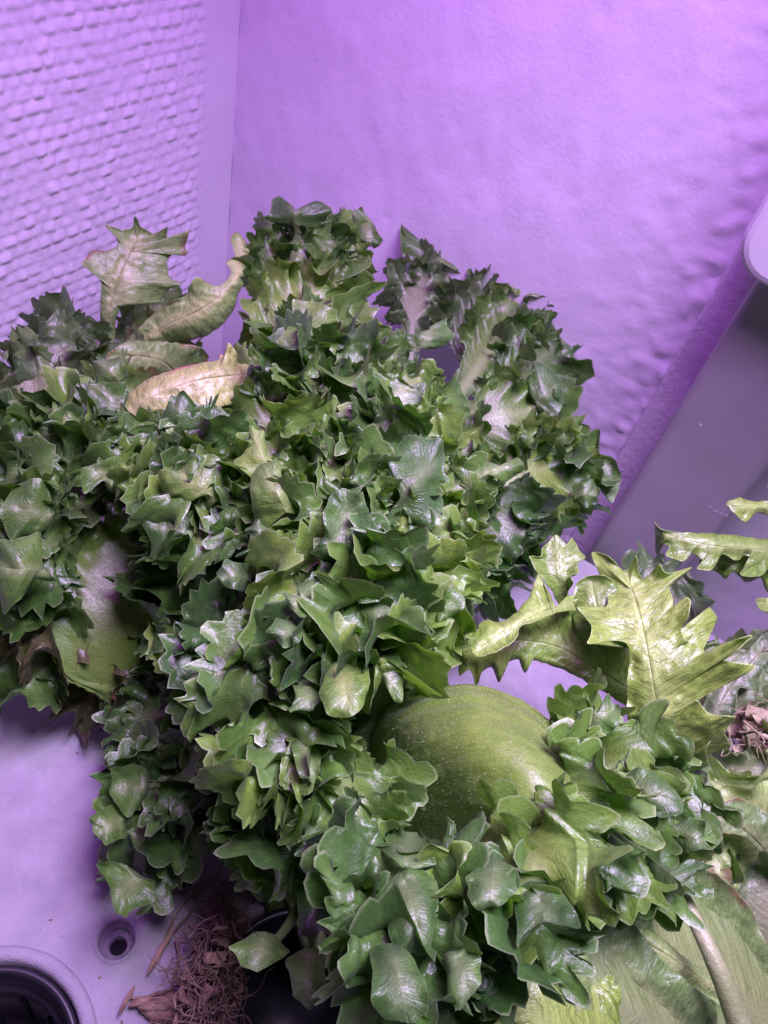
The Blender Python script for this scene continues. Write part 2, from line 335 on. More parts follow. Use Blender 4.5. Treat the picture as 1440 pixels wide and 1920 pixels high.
# ------------------------------------------------------------------ lamp post by the wall
def on_plane_n(px, py, n):                    # where the line of sight meets the vertical plane n
    d = ray(px, py); t = (n-CAM@D1)/(d@D1); return CAM+d*t
PN = .372
pl = on_plane_n(1270, 765, PN); pr_ = on_plane_n(1440, 882, PN)
m0, m1 = mn(pl)[0], mn(pr_)[0]
post = empty('support_post', loc((m0+m1)/2, PN+.01, -.12), 'wide flat grey metal post standing against the right wall', 'post')
P, Fb = box_arrays(m0, m1, PN, PN+.020, -.1195, .70)
o = mesh_obj('post_profile', P, Fb, M_post, post, smooth=False); bevel(o, .005, 6)
rr = np.random.default_rng(3); parts = []
for k in range(60):
    c = loc(rr.uniform(m0+.005, m1-.003), PN-.0001, rr.uniform(.0, .3)); s = rr.uniform(.0001, .00028)
    if k == 0: c = on_plane_n(1314, 796, PN); s = .0009
    th = np.linspace(0, 2*np.pi, 7)[:-1]
    ring = c+s*(np.cos(th)[:, None]*D2+np.sin(th)[:, None]*np.array([0, 0, 1.]))-D1*.0001
    parts.append((np.vstack([ring]), np.array([[0, 1, 2, 3], [0, 3, 4, 5]])))
c = on_plane_n(1345, 958, PN)
for k in range(14):
    q = c+D2*rr.normal(0, .0024)+np.array([0, 0, rr.normal(0, .0005)])
    ring = q+rr.uniform(.0003, .0007)*(np.cos(th)[:, None]*D2+np.sin(th)[:, None]*np.array([0, 0, 1.]))-D1*.0002
    parts.append((ring, np.array([[0, 1, 2, 3], [0, 3, 4, 5]])))
V, F = merge(parts); o = mesh_obj('dust_speck', V, F, M_white, post); o['kind'] = 'stuff'
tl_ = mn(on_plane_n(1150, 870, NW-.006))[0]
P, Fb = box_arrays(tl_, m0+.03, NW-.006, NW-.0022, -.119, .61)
o = mesh_obj('post_shadow_strip', P, Fb, M_shadow_strip, None, smooth=False); bevel(o, .0015, 3); tag(o, 'narrow grey strip laid on the wall as the shadow left of the grey post', 'shadow_strip')  # thin slab in place of the shadow beside the post
# white rounded cover clamped round the post
HN = .352
pb = on_plane_n(1368, 480, HN); hb = on_plane_n(1440, 546, HN); hm = mn(pb)[0]
mid_z = pb[2]-.022
out2 = [] ; rad = .018; m1h = m1+.03; zt = .55
zb = on_plane_n(1425, 536, HN)[2]
for a in np.linspace(0, math.pi/2, 12): out2.append((hm+rad-rad*math.cos(a), zb+rad-rad*math.sin(a)))
out2 += [(m1h-rad, zb), (m1h, zb+rad), (m1h, zt), (hm, zt)]
V = [loc(m, n, z) for n in (HN, HN+.05) for m, z in out2]; k = len(out2)
Fc = [list(range(k)), list(range(2*k-1, k-1, -1))]+[(i, i+k, (i+1) % k+k, (i+1) % k) for i in range(k)]
lc = mesh_obj('lamp_housing', V, Fc, M_white, None, smooth=False); bevel(lc, .004, 3)
tag(lc, 'white rounded plastic lamp housing clamped round the grey post', 'lamp housing')
# ------------------------------------------------------------------ leaves
def prof(u, stem, um, u0=0.):
    """half width 0..1 along the leaf"""
    k = np.clip((u-u0)/(um-u0), 0, 1); a = stem+(1-stem)*k**1.6*(3-2*k)
    t = np.clip((u-um)/(1-um), 0, 1)
    return np.where(u < um, a, np.sqrt(np.clip(1-t*t, 0, 1)))
def leaf(parent, P, W, nh, mat, seed=0, stem=.25, um=.62, F=.012, lam=.015, curl=1.6, amp=.003, teeth=.0028, tl=.0045,
         cup=.25, n=300, rb=12, rf=12, f0=.30, bias=.2, lobes=.45, name='leaf', label=None, wave=0., nh2=None, twist=0., droop=0., u0=0., tround=.68):
    r = np.random.default_rng(seed+1000)
    S, L = spline(P, 60); T = nrm(np.gradient(S, axis=0))
    nh = np.asarray(nh, float); nh2 = nh if nh2 is None else np.asarray(nh2, float)
    H = nh+(nh2-nh)*np.linspace(0, 1, 60)[:, None]
    Nn = nrm(H-(H*T).sum(1, keepdims=True)*T); B = np.cross(T, Nn)
    if twist:
        a = twist*np.linspace(0, 1, 60)[:, None]; Nn, B = Nn*np.cos(a)+B*np.sin(a), B*np.cos(a)-Nn*np.sin(a)
    # outline from left base round the tip to right base
    u = np.r_[np.linspace(0, um, 160), um+(1-um)*np.sin(np.linspace(0, np.pi/2, 160))[1:]]
    x = W*prof(u, stem, um, u0)*(1+.10*snoise(u*6, seed+5)); y = u*L
    x2 = W*prof(u, stem, um, u0)*(1+.10*snoise(u*6, seed+6))
    mx = np.r_[-x, x2[::-1][1:]]; my = np.r_[y, y[::-1][1:]]; mu = np.r_[u, u[::-1][1:]]
    s = np.r_[0, np.cumsum(np.hypot(np.diff(mx), np.diff(my)))]; Lm = s[-1]; nf = 1600; nout = n; n = nf; sg = np.linspace(0, Lm, n)
    mx = np.interp(sg, s, mx); my = np.interp(sg, s, my); mu = np.interp(sg, s, mu)
    def emb(X, Y):                            # leaf plane -> space
        q = np.clip(Y/L, 0, 1)*59; i = np.clip(np.floor(q).astype(int), 0, 58); f = (q-i)[..., None]
        s_, n_, b_, t_ = [A[i]*(1-f)+A[i+1]*f for A in (S, Nn, B, T)]
        k = cup/W; th = X*k*1.0
        rr_ = 1/max(abs(k), 1e-6)*np.sign(k if k else 1)
        ex = rr_*np.sin(th); ez = rr_*(1-np.cos(th))
        wv = wave*W*np.sin(Y/L*9+seed+X/W*1.5)*np.abs(X)/W
        return s_+b_*ex[..., None]+n_*(ez+wv)[..., None]-n_*(droop*L*np.clip(Y/L, 0, 1)**3)[..., None]
    ys = np.clip(my-.95*np.abs(mx)-.0*L, 0, L*.93)
    # jittered primary phase along the margin
    ph = 2*np.pi*np.cumsum(np.r_[0, np.diff(sg)]/(lam*(1+.38*snoise(sg, seed+11, lam*1.3))))+r.uniform(0, 6)
    wgt = np.clip((mu-f0)/.22, 0, 1); wgt = wgt*wgt*(3-2*wgt)
    rr1 = np.linspace(0, 1, rb)**.85
    X = mx[:, None]*rr1; Y = ys[:, None]+(my-ys)[:, None]*rr1
    Bl = emb(X, Y)
    e = .0004
    Pm = Bl[:, -1]; O = nrm(Pm-Bl[:, -2]); Tm = nrm(np.gradient(Pm, axis=0)); Nm = nrm(np.cross(O, Tm)); O = nrm(np.cross(Tm, Nm))
    a1 = amp*np.sin(ph)*wgt
    Bl = Bl+Nm[:, None]*(a1[:, None]*np.clip((rr1-.35)/.65, 0, 1)**2)[..., None]
    Pm = Bl[:, -1]
    # frill
    lob = np.cos(ph*.5+.6*snoise(sg, seed+13, lam))          # broad lobes
    ln = F*(.75+lobes*lob*.6+.30*snoise(sg, seed+14, lam*.8))*(.12+.88*wgt)
    ps = curl*(np.sin(ph)+.45*snoise(sg, seed+17, lam*.45))+bias+.5*snoise(sg, seed+18, lam*3)
    ph2 = 2*np.pi*np.cumsum(np.r_[0, np.diff(sg)]/(lam*.36*(1+.4*snoise(sg, seed+19, lam*.5))))
    ps = ps*wgt
    q = np.linspace(0, 1, rf+1)[1:]; dq = 1/rf
    def grow(tooth, td, ph2, a2):
        Fr = np.zeros((n, rf, 3)); cur = Pm.copy(); cs = (.42*np.sin(ph*.5+.9)+.36*np.sin(ph+1.3))
        for k, qq in enumerate(q):
            psi = ps*min(1, qq*1.05)**.9*1.15+a2*np.sin(ph2)*wgt*max(0, qq-.35)
            step = ln*dq; sh = cs*step*wgt*(.5+.5*qq)
            tt = tooth*(dq/.42 if qq > .58 else 0)
            cur = cur+(np.cos(psi)[:, None]*O+np.sin(psi)[:, None]*Nm)*(step+tt)[:, None]+Tm*(sh+tt*td)[:, None]
            Fr[:, k] = cur
        return Fr
    E = grow(np.zeros(n), 0., ph2, .75)[:, -1]
    dE = np.linalg.norm(np.diff(E, axis=0), axis=1); sE = np.r_[0, np.cumsum(dE)]
    phT = np.cumsum(np.r_[0, dE]/(tl*(1+.6*snoise(sE, seed+15, tl*1.5))))
    fr_ = phT-np.floor(phT); tk_ = np.floor(phT).astype(int); rt_ = np.random.default_rng(seed+16)
    hh = rt_.uniform(.12, 1, 4000)**1.8*1.5; pk = rt_.uniform(.3, .7, 4000)[tk_ % 4000]; hh = hh[tk_ % 4000]
    saw = np.where(fr_ < pk, fr_/pk, (1-fr_)/(1-pk))
    ty = rt_.uniform(0, 1, 4000)[tk_ % 4000]; rnd = 1-(1-saw)**2.6
    shp = np.where(ty < tround, .88*np.sin(rnd*np.pi/2)+.12*saw**4, .55*saw**1.6+.45*saw)
    tooth = teeth*shp*np.where(ty < tround, .55+.6*hh, hh)*(.3+.7*wgt)
    Fr = grow(tooth, .5*(pk-.5), ph2, .8)
    # columns: denser where the margin is stretched, and on every tooth's point and notch
    key = .45*sg/Lm+.55*sE/sE[-1]; idx = np.round(np.interp(np.linspace(0, 1, nout), key, np.arange(n))).astype(int)
    up = np.nonzero((saw[1:-1] >= saw[:-2]) & (saw[1:-1] > saw[2:]))[0]+1; lo = np.nonzero(np.diff(tk_) > 0)[0]
    idx = np.unique(np.r_[idx, up, lo])
    # crumple
    G = np.concatenate([Bl, Fr], 1)
    v = np.r_[rr1, 1+q]/2
    fq = np.clip((v-.25)/.3, 0, 1)
    G += Nm[:, None]*(.0007*noise2(sg[:, None]*260+seed, v[None]*22+seed*3, seed+20)*fq+.0014*noise2(sg[:, None]*90+seed, v[None]*9, seed+21)*fq)[..., None]
    Fr = None; G = G[idx]; sg = sg[idx]; X = X[idx]; Y = Y[idx]; mx = mx[idx]; my = my[idx]; n = len(idx)
    rc = rb+rf; UV = np.stack([np.repeat((sg*1.0)[:, None], rc, 1), np.repeat(v[None], n, 0)], -1)
    F2 = np.concatenate([np.stack([X, Y], -1), np.stack([np.repeat(mx[:, None], rf, 1)+q*F*np.sign(mx)[:, None], my[:, None]+q*F*.5], -1)], 1)
    o = mesh_obj(name, G.reshape(-1, 3), gridF(n, rc), mat, parent, UV.reshape(-1, 2), F2.reshape(-1, 2))
    if label: o['label'] = label
    return o
UP = np.array([0, 0, 1.])
def open_leaf(parent, rib, outl, mat, seed=0, bulge=.12, ruffle=.0018, n=420, rb=26, back=.45, name='leaf', label=None, soft=1, thick=.00018):
    """open flat-lying leaf: rib of (px, py, z), outline of (px, py, mm toward the lens) turned into points in space"""
    Rb, L = spline([at(*p) for p in rib], 80)
    d = nrm(Rb-CAM); cx = np.array([(R.T @ v)[:2]/(R.T @ v)[2]*FPX+np.array([720, 960]) for v in d])
    o2 = np.array(outl, float); s = np.r_[0, np.cumsum(np.hypot(*np.diff(o2[:, :2], axis=0).T))]
    key = np.linspace(0, s[-1], n); q = np.stack([np.interp(key, s, o2[:, k]) for k in range(3)], 1)
    Q = np.vstack([2*o2[0]-o2[1], o2, 2*o2[-1]-o2[-2]]); sg_ = np.clip(np.searchsorted(s, key, side='right')-1, 0, len(s)-2)
    t = ((key-s[sg_])/(s[sg_+1]-s[sg_]))[:, None]; a_, b_, c_, d_ = Q[sg_], Q[sg_+1], Q[sg_+2], Q[sg_+3]
    cr = .5*(2*b_+(-a_+c_)*t+(2*a_-5*b_+4*c_-d_)*t*t+(-a_+3*b_-3*c_+d_)*t**3)
    q = .25*q+.75*cr; q[:, :2] += np.stack([snoise(key, seed+7, 9.), snoise(key, seed+8, 9.)], 1)*1.6
    for _ in range(soft+1): q[1:-1] = .5*q[1:-1]+.25*(q[:-2]+q[2:])
    dist = np.hypot(q[:, None, 0]-cx[None, :, 0], q[:, None, 1]-cx[None, :, 1]); ni = dist.argmin(1)
    r0 = np.linalg.norm(Rb[ni]-CAM, axis=1)
    for _ in range(30): r0[1:-1] = .5*r0[1:-1]+.25*(r0[:-2]+r0[2:])
    M = np.array([CAM+ray(a, b)*r_ for (a, b, off), r_ in zip(q, r0)]); Ov = np.array([-ray(a, b)*off/1000 for a, b, off in q])
    hw = np.linalg.norm(M-Rb[ni], axis=1); ai = np.clip(ni-(back*hw/L*79), 0, 79)
    for _ in range(60): ai[1:-1] = .5*ai[1:-1]+.25*(ai[:-2]+ai[2:])
    i = np.clip(np.floor(ai).astype(int), 0, 78); f = (ai-i)[:, None]; A = Rb[i]*(1-f)+Rb[i+1]*f
    r1 = np.linspace(0, 1, rb)**.8; G = A[:, None]*(1-r1)[None, :, None]+M[:, None]*r1[None, :, None]+Ov[:, None]*(r1**2.2)[None, :, None]
    Nc = nrm(CAM-G.mean((0, 1))); sL = key/1441*.28
    w_ = (hw.mean()*np.sin(np.pi*np.clip(ai/79*.9+.05, 0, 1)))[:, None]*(1-r1**2)[None]*bulge*1.1
    w_ = w_+ruffle*(np.sin(sL*2*np.pi/.014+2.2*snoise(sL, seed+3, .02))[:, None]*np.clip((r1-.45)/.55, 0, 1)**1.6*np.clip(hw/.012, 0, 1)[:, None])
    fl_x = np.sign(((q[:, 0]-cx[ni, 0])*(cx[79, 1]-cx[0, 1])-(q[:, 1]-cx[ni, 1])*(cx[79, 0]-cx[0, 0])))*hw
    F2 = np.stack([fl_x[:, None]*r1[None], (ai/79*L)[:, None]+(ni-ai)[:, None]/79*L*r1[None]], -1)
    cu = snoise(sL, seed+9, .016)[:, None]*np.clip((r1-.72)/.28, 0, 1)[None]**2*.0028*np.clip(hw/.010, 0, 1)[:, None]
    w_ = w_+cu+.0016*noise2(F2[..., 0]*55+seed+50, F2[..., 1]*55+50, seed+4)*np.clip(r1*1.5, 0, 1)[None]
    w_ = w_+.0011*noise2(F2[..., 0]*120+seed+50, F2[..., 1]*120+50, seed+1)+.00045*noise2(F2[..., 0]*420+90, F2[..., 1]*420+seed+90, seed+2)
    G = G+Nc*w_[..., None]
    v = r1/1.0
    UV = np.stack([np.repeat(sL[:, None], rb, 1), np.repeat(v[None], len(key), 0)], -1)
    o = mesh_obj(name, G.reshape(-1, 3), gridF(len(key), rb), mat, parent, UV.reshape(-1, 2), F2.reshape(-1, 2))
    if thick: m_ = o.modifiers.new('thickness', 'SOLIDIFY'); m_.thickness = thick; m_.offset = 0
    if label: o['label'] = label
    return o
def A3(t): return at(*t)
def tocam(p): return nrm(CAM-p)
# --- the big dark head
dark = empty('lettuce', at(560, 1890), 'big dark green frilly lettuce filling the middle of the picture', 'lettuce')
ctrl = [(560, 400, .125), (820, 450, .10), (980, 540, .10), (1080, 620, .095), (1040, 780, .10), (1130, 890, .075), (1000, 1000, .09), (600, 700, .150),
        (760, 760, .150), (650, 950, .158), (480, 900, .145), (850, 900, .145), (300, 880, .125), (120, 760, .11), (20, 820, .10), (30, 1000, .10), (60, 1180, .085),
        (30, 1260, .06), (150, 1330, .04), (560, 1150, .150), (740, 1150, .152), (820, 1180, .14), (650, 1300, .145), (450, 1080, .125), (330, 1060, .11), (580, 1450, .13),
        (420, 1250, .09), (380, 1400, .06), (250, 1500, .05), (240, 1650, .035), (430, 1550, .07), (560, 1720, .085), (570, 1850, .09), (700, 1700, .15), (760, 1900, .16),
        (950, 1700, .16), (1000, 1600, .155), (1150, 1480, .135), (1300, 1600, .125), (1030, 1700, .16), (450, 700, .12), (480, 560, .11), (680, 560, .135)]
ctrl = np.array(ctrl, float)
def zf(px, py):
    d = (ctrl[:, 0]-px)**2+(ctrl[:, 1]-py)**2+300; w_ = 1/d**1.6; return float((w_*ctrl[:, 2]).sum()/w_.sum())
def mass_leaf(px, py, core, length, W, mat, seed, dz=0., spread=.35, tilt=0., parent=dark, **kw):
    r = np.random.default_rng(seed)
    tip = at(px, py, zf(px, py)+dz)
    cx, cy = core; d = np.array([px-cx, py-cy], float); dn_ = np.hypot(*d)+1e-6; d /= dn_
    a = r.normal(0, spread); d = np.array([d[0]*math.cos(a)-d[1]*math.sin(a), d[0]*math.sin(a)+d[1]*math.cos(a)])
    bz = max(.01, tip[2]-length*.55)
    bpx, bpy = px-d[0]*min(dn_, length*3200), py-d[1]*min(dn_, length*3200)
    base = at(bpx, bpy, bz)
    mid = (base*.42+tip*.58)+nrm(tocam(tip)+UP)*length*.16
    nh = nrm(tocam(tip)*.7+UP*.3+r.normal(0, .30, 3))
    args = dict(F=.0108, lam=.0102, curl=2.0, n=164, rb=5, rf=11, teeth=.0038, tl=.0062, f0=.18, um=.55, cup=r.uniform(-.5, .7), bias=r.uniform(-.2, .6))
    k = r.uniform(.78, 1.18)
    for q in ('F', 'lam', 'teeth', 'tl'): args[q] *= k
    args.update(kw)
    return leaf(parent, [base, mid, tip], W, nh, mat, seed, **args)
def inpoly(x, y, P):
    c = False; j = len(P)-1
    for i in range(len(P)):
        if (P[i][1] > y) != (P[j][1] > y) and x < (P[j][0]-P[i][0])*(y-P[i][1])/(P[j][1]-P[i][1])+P[i][0]: c = not c
        j = i
    return c
regions = [
 # polygon of tips, core, spacing, leaf length, half width, material weights
 ([(540, 440), (630, 440), (630, 570), (690, 660), (790, 670), (860, 780), (920, 880), (930, 950), (870, 1100), (840, 1190), (720, 1290), (620, 1260), (470, 1060), (440, 960), (470, 800), (480, 640)], (600, 1080), 53, .042, .0105, (MD, MM, MM)),
 ([(20, 790), (180, 770), (330, 820), (450, 860), (440, 960), (400, 1040), (330, 960), (200, 880), (110, 900), (50, 1100), (10, 1150)], (300, 860), 54, .036, .0105, (MD, MD, MM)),
 ([(430, 1150), (600, 1230), (640, 1400), (620, 1560), (540, 1600), (470, 1500), (430, 1430), (330, 1450), (330, 1400), (370, 1330)], (460, 1330), 52, .038, .0100, (MD, MD, MM)),
]
cnt = 0
for poly, core, sp, ln_, W_, mats in regions:
    r = np.random.default_rng(40+cnt); pts2 = []
    xs = [p[0] for p in poly]; ys_ = [p[1] for p in poly]
    for _ in range(4000):
        x, y = r.uniform(min(xs), max(xs)), r.uniform(min(ys_), max(ys_))
        if inpoly(x, y, poly) and all((x-a)**2+(y-b)**2 > sp*sp for a, b in pts2): pts2.append((x, y))
    for x, y in pts2:
        cnt += 1
        mass_leaf(x, y, core, ln_*r.uniform(.85, 1.2), W_*r.uniform(.75, 1.2), mats[int(r.integers(len(mats)))], 100+cnt, dz=r.uniform(-.012, .006))

# --- outlying leaves of the dark head, each where it stands
def ln_leaf(parent, pts, W, mat, seed, nh=None, **kw):
    P = [at(*p) for p in pts]; c = P[len(P)//2]
    r = np.random.default_rng(seed)
    h = tocam(c)+.25*UP+r.normal(0, .12, 3) if nh is None else np.array(nh, float)
    return leaf(parent, P, W, h, mat, seed, **kw)
fr = dict(F=.0115, lam=.0105, curl=1.8, n=230, rb=6, rf=11, teeth=.0042, tl=.0062, um=.6)
soft = dict(F=.0120, lam=.013, curl=1.5, n=240, rb=7, rf=12, teeth=.0045, tl=.0095, um=.6)
# back, top and right
for k, (pts, W, mt, kw) in enumerate([
    ([(590, 640, .09), (590, 520, .11), (575, 425, .125)], .016, MD, dict(fr, stem=.2, u0=.3, um=.7)),
    ([(620, 640, .09), (630, 540, .11), (640, 445, .12)], .010, MM, fr),
    ([(540, 620, .09), (530, 520, .11), (545, 440, .12)], .014, MD, fr),
    ([(560, 700, .10), (560, 610, .12), (590, 530, .13)], .02, MM, fr),
    ([(770, 690, .075), (775, 590, .09), (790, 510, .10)], .012, MG, dict(fr, stem=.18, u0=.4, um=.75)),
    ([(800, 640, .075), (820, 560, .09), (850, 500, .10)], .016, MG, fr),
    ([(880, 700, .08), (900, 620, .09), (945, 560, .10)], .018, MG, fr),
    ([(860, 740, .085), (930, 640, .095), (980, 570, .10)], .014, MD, fr),
    ([(900, 760, .08), (980, 700, .09), (1040, 650, .095)], .020, MD, fr),
    ([(860, 800, .09), (940, 780, .10), (1000, 770, .10)], .018, MD, fr),
    ([(900, 860, .08), (960, 820, .09), (1010, 740, .095)], .016, MD, fr),
    ([(880, 900, .08), (1000, 880, .085), (1080, 880, .08)], .018, MM, fr),
    ([(880, 960, .07), (960, 900, .08), (1100, 920, .075)], .014, MD, fr),
    ([(860, 1000, .07), (930, 980, .08), (990, 1000, .08)], .016, MD, fr),
    ([(830, 1060, .06), (900, 1040, .065), (960, 1060, .065)], .022, MD, fr),
    # left edge
    ([(180, 980, .08), (90, 900, .10), (30, 830, .105)], .018, MD, fr),
    ([(130, 1040, .08), (60, 1010, .095), (10, 960, .10)], .014, MD, fr),
    ([(130, 1090, .06), (80, 1090, .08), (30, 1060, .085)], .014, MM, fr),
    ([(150, 1140, .04), (90, 1160, .06), (20, 1190, .06)], .014, MBR, fr),
    ([(200, 1150, .04), (80, 1200, .045), (-10, 1230, .04)], .018, MD, fr),
    ([(60, 900, .08), (0, 880, .10), (-40, 800, .10)], .02, MD, fr),
    ([(480, 1000, .10), (400, 980, .12), (330, 930, .125)], .018, MD, fr),
    ([(460, 1060, .09), (380, 1060, .10), (310, 1050, .10)], .016, MD, fr),
    ([(400, 1110, .06), (350, 1090, .08), (300, 1060, .088)], .008, MD, fr),
    ([(380, 1050, .06), (330, 1020, .085), (290, 990, .095)], .008, MD, fr),
    ([(380, 1180, .05), (330, 1150, .07), (290, 1120, .08)], .007, MD, fr),
    # hanging, partly browned, over the tray
    ([(230, 1210, .03), (180, 1230, .035), (130, 1200, .035)], .010, MBR, fr),
    ([(260, 1200, .02), (190, 1260, .025), (160, 1330, .02)], .012, MBR, fr),
    ([(330, 1230, .03), (290, 1250, .04), (250, 1230, .045)], .010, MBR, fr),
    ([(330, 1230, .03), (300, 1290, .04), (230, 1290, .035)], .015, MD, fr),
    ([(400, 1300, .03), (330, 1340, .045), (260, 1340, .035)], .016, MD, fr),
    ([(390, 1400, .02), (320, 1440, .045), (265, 1480, .040)], .010, MD, soft),
    ([(380, 1450, .02), (310, 1500, .04), (250, 1540, .03)], .009, MD, soft),
    ([(310, 1500, .02), (270, 1570, .035), (250, 1630, .02)], .007, MD, soft),
    ([(440, 1400, .03), (390, 1470, .055), (360, 1520, .05)], .012, MD, fr),
    # lower middle
    ([(560, 1400, .08), (585, 1540, .105), (590, 1650, .10)], .010, MD, soft),
    ([(540, 1460, .06), (550, 1550, .09), (530, 1640, .08)], .010, MD, soft),
    ([(640, 1380, .11), (650, 1480, .122), (668, 1580, .122)], .009, MM, dict(fr, stem=.6)),
    ]):
    ln_leaf(dark, pts, W, mt, 500+k, **kw)
# the broad smooth olive blade with its frill falling to the lower right
def loft(parent, rows, mat, nu=120, nv=90, label=None):
    C_ = np.array([spline([at(*p) for p in r_], nu)[0] for r_ in rows])           # rows x nu x 3
    G = np.stack([spline(C_[:, k], nv)[0] for k in range(nu)])
    u, v = np.meshgrid(np.linspace(0, 1, nu), np.linspace(-1, 1, nv), indexing='ij')
    Nc = nrm(np.cross(np.gradient(G, axis=0), np.gradient(G, axis=1))); Nc *= np.sign((Nc*(CAM-G)).sum(-1, keepdims=True))
    ribs = .0005*np.exp(-(np.sin(v*7.5+.5*noise2(u*3+3, v*3+9, 77))/.13)**2)*np.clip(u*2, 0, 1)+.00012*np.sin(v*40+2*noise2(u*5+3, v*4+9, 76))
    G = G+Nc*(ribs+.0009*noise2(u*5+3, v*6+9, 78)+.0002*noise2(u*60+3, v*60+70, 79))[..., None]
    UV = np.stack([v*.05, u*.8], -1); F2 = np.stack([v*.035, u*.07], -1)
    o = mesh_obj('leaf', G.reshape(-1, 3), gridF(nu, nv), mat, parent, UV.reshape(-1, 2), F2.reshape(-1, 2))
    if label: o['label'] = label
    return G, Nc
bG, bN = loft(dark, [[(684, 1400, .05), (735, 1312, .085), (860, 1281, .105), (960, 1303, .108), (1040, 1358, .104), (1120, 1430, .10)],
    [(676, 1425, .05), (735, 1345, .100), (860, 1310, .128), (960, 1335, .132), (1040, 1390, .130), (1130, 1460, .12)],
    [(676, 1452, .045), (745, 1395, .105), (865, 1372, .138), (970, 1395, .148), (1050, 1445, .145), (1140, 1500, .13)],
    [(680, 1482, .04), (745, 1455, .095), (855, 1452, .132), (960, 1470, .147), (1050, 1510, .15), (1140, 1560, .135)],
    [(690, 1512, .035), (740, 1515, .075), (840, 1535, .112), (940, 1555, .138), (1030, 1580, .143), (1110, 1620, .13)],
    [(700, 1545, .03), (740, 1578, .055), (820, 1618, .088), (920, 1645, .112), (1000, 1665, .118), (1060, 1685, .11)]], MO, label='broad smooth olive blade covered in fine hairs, arching toward the lower right')
r = np.random.default_rng(8); nh_ = 9000
hi, hj = r.integers(2, bG.shape[0]-2, nh_), r.integers(2, bG.shape[1]-2, nh_)
P0 = bG[hi, hj]+r.normal(0, .00025, (nh_, 3)); dd = nrm(bN[hi, hj]*.7+r.normal(0, .6, (nh_, 3))); pp = nrm(np.cross(dd, r.normal(0, 1, (nh_, 3))))
hl = r.uniform(.0004, .0009, (nh_, 1)); V = np.stack([P0-pp*.00004, P0+pp*.00004, P0+dd*hl], 1).reshape(-1, 3)
M_hair = simple('leaf_hair', (.40, .48, .24), .5, .3)[0]
o = mesh_obj('leaf_hair', V, np.arange(nh_*3).reshape(-1, 3), M_hair, dark); o['kind'] = 'stuff'
# near frills, the closest things to the lens
for k, (pts, W, mt, kw) in enumerate([
    ([(770, 1560, .12), (760, 1630, .145), (780, 1730, .15)], .014, MD, soft),
    ([(730, 1640, .13), (750, 1740, .15), (760, 1850, .15)], .016, MD, soft),
    ([(860, 1580, .12), (900, 1620, .15), (900, 1690, .155)], .014, MM, soft),
    ([(820, 1660, .12), (860, 1760, .15), (880, 1840, .145)], .018, MD, soft),
    ([(930, 1540, .13), (1000, 1620, .16), (1020, 1700, .155)], .017, MM, soft),
    ([(900, 1690, .12), (970, 1740, .15), (980, 1830, .14)], .013, MD, soft),
    ([(720, 1700, .11), (735, 1800, .13), (745, 1900, .125)], .009, MD, fr),
    ([(1010, 1480, .12), (1070, 1500, .145), (1120, 1550, .14)], .016, MM, soft),
    ([(1060, 1420, .11), (1150, 1440, .135), (1230, 1490, .13)], .017, MM, soft),
    ([(1080, 1500, .11), (1160, 1540, .135), (1230, 1580, .125)], .016, MM, soft),
    ([(1060, 1560, .11), (1070, 1600, .14), (1080, 1660, .13)], .012, MD, soft),
    ([(1160, 1560, .10), (1220, 1590, .125), (1270, 1620, .115)], .012, MD, soft),
    ([(1090, 1480, .09), (1100, 1400, .115), (1130, 1340, .12)], .010, MM, fr),
    ([(800, 1780, .11), (800, 1840, .13), (830, 1930, .125)], .016, MD, soft),
    ([(1180, 1460, .11), (1240, 1500, .13), (1290, 1550, .12)], .012, MD, soft),
    ]):
    ln_leaf(dark, pts, W*.62, mt, 600+k, **dict(kw, F=.0098, lam=.0115, tl=.008))
leaf(dark, [at(640, 1090, .12), at(645, 1020, .145), at(652, 945, .16)], .0062, tocam(at(650, 980, .15))+UP*.3, MD, 951, stem=.5, um=.55, F=.0018, lam=.02, curl=.3, teeth=.0003, amp=.0008, cup=-.7, n=160, label='smooth spoon-shaped lobe without teeth')
leaf(dark, [at(500, 1010, .12), at(500, 960, .135), at(515, 880, .15)], .009, tocam(at(500, 930, .14))+UP*.3, MD, 952, stem=.6, um=.5, F=.003, lam=.02, curl=.5, teeth=.002, tl=.01, cup=-.6, n=160)
leaf(dark, [at(560, 1360, .10), at(566, 1420, .13), at(578, 1475, .135)], .0058, tocam(at(570, 1420, .13))+UP*.2, MM, 953, stem=.5, um=.5, F=.002, lam=.02, curl=.4, teeth=.0004, cup=1.3, n=160)
# olive blades inside the hollow on the left
leaf(dark, [at(330, 1300, .02), at(250, 1180, .060), at(215, 1000, .080)], .029, tocam(at(240, 1100, .06)), MO, 930, stem=.6, F=.011, lam=.012, cup=.2, f0=.6, n=340, rb=20, rf=12)
leaf(dark, [at(420, 1300, .03), at(440, 1180, .07), at(420, 1080, .09)], .018, tocam(at(430, 1150, .06)), MO, 931, stem=.6, F=.012, lam=.012, cup=.5, f0=.4, n=300)
for k, (pts, W) in enumerate([([(500, 1640, .0), (470, 1500, .03), (420, 1350, .05)], .012), ([(540, 1700, .0), (560, 1500, .05), (600, 1250, .09)], .014), ([(520, 1680, .0), (400, 1420, .025), (300, 1250, .03)], .012), ([(560, 1700, .0), (640, 1450, .06), (760, 1200, .09)], .014)]):
    ln_leaf(dark, pts, W, MD, 940+k, stem=.6, F=.012, lam=.012, f0=.5, n=240)
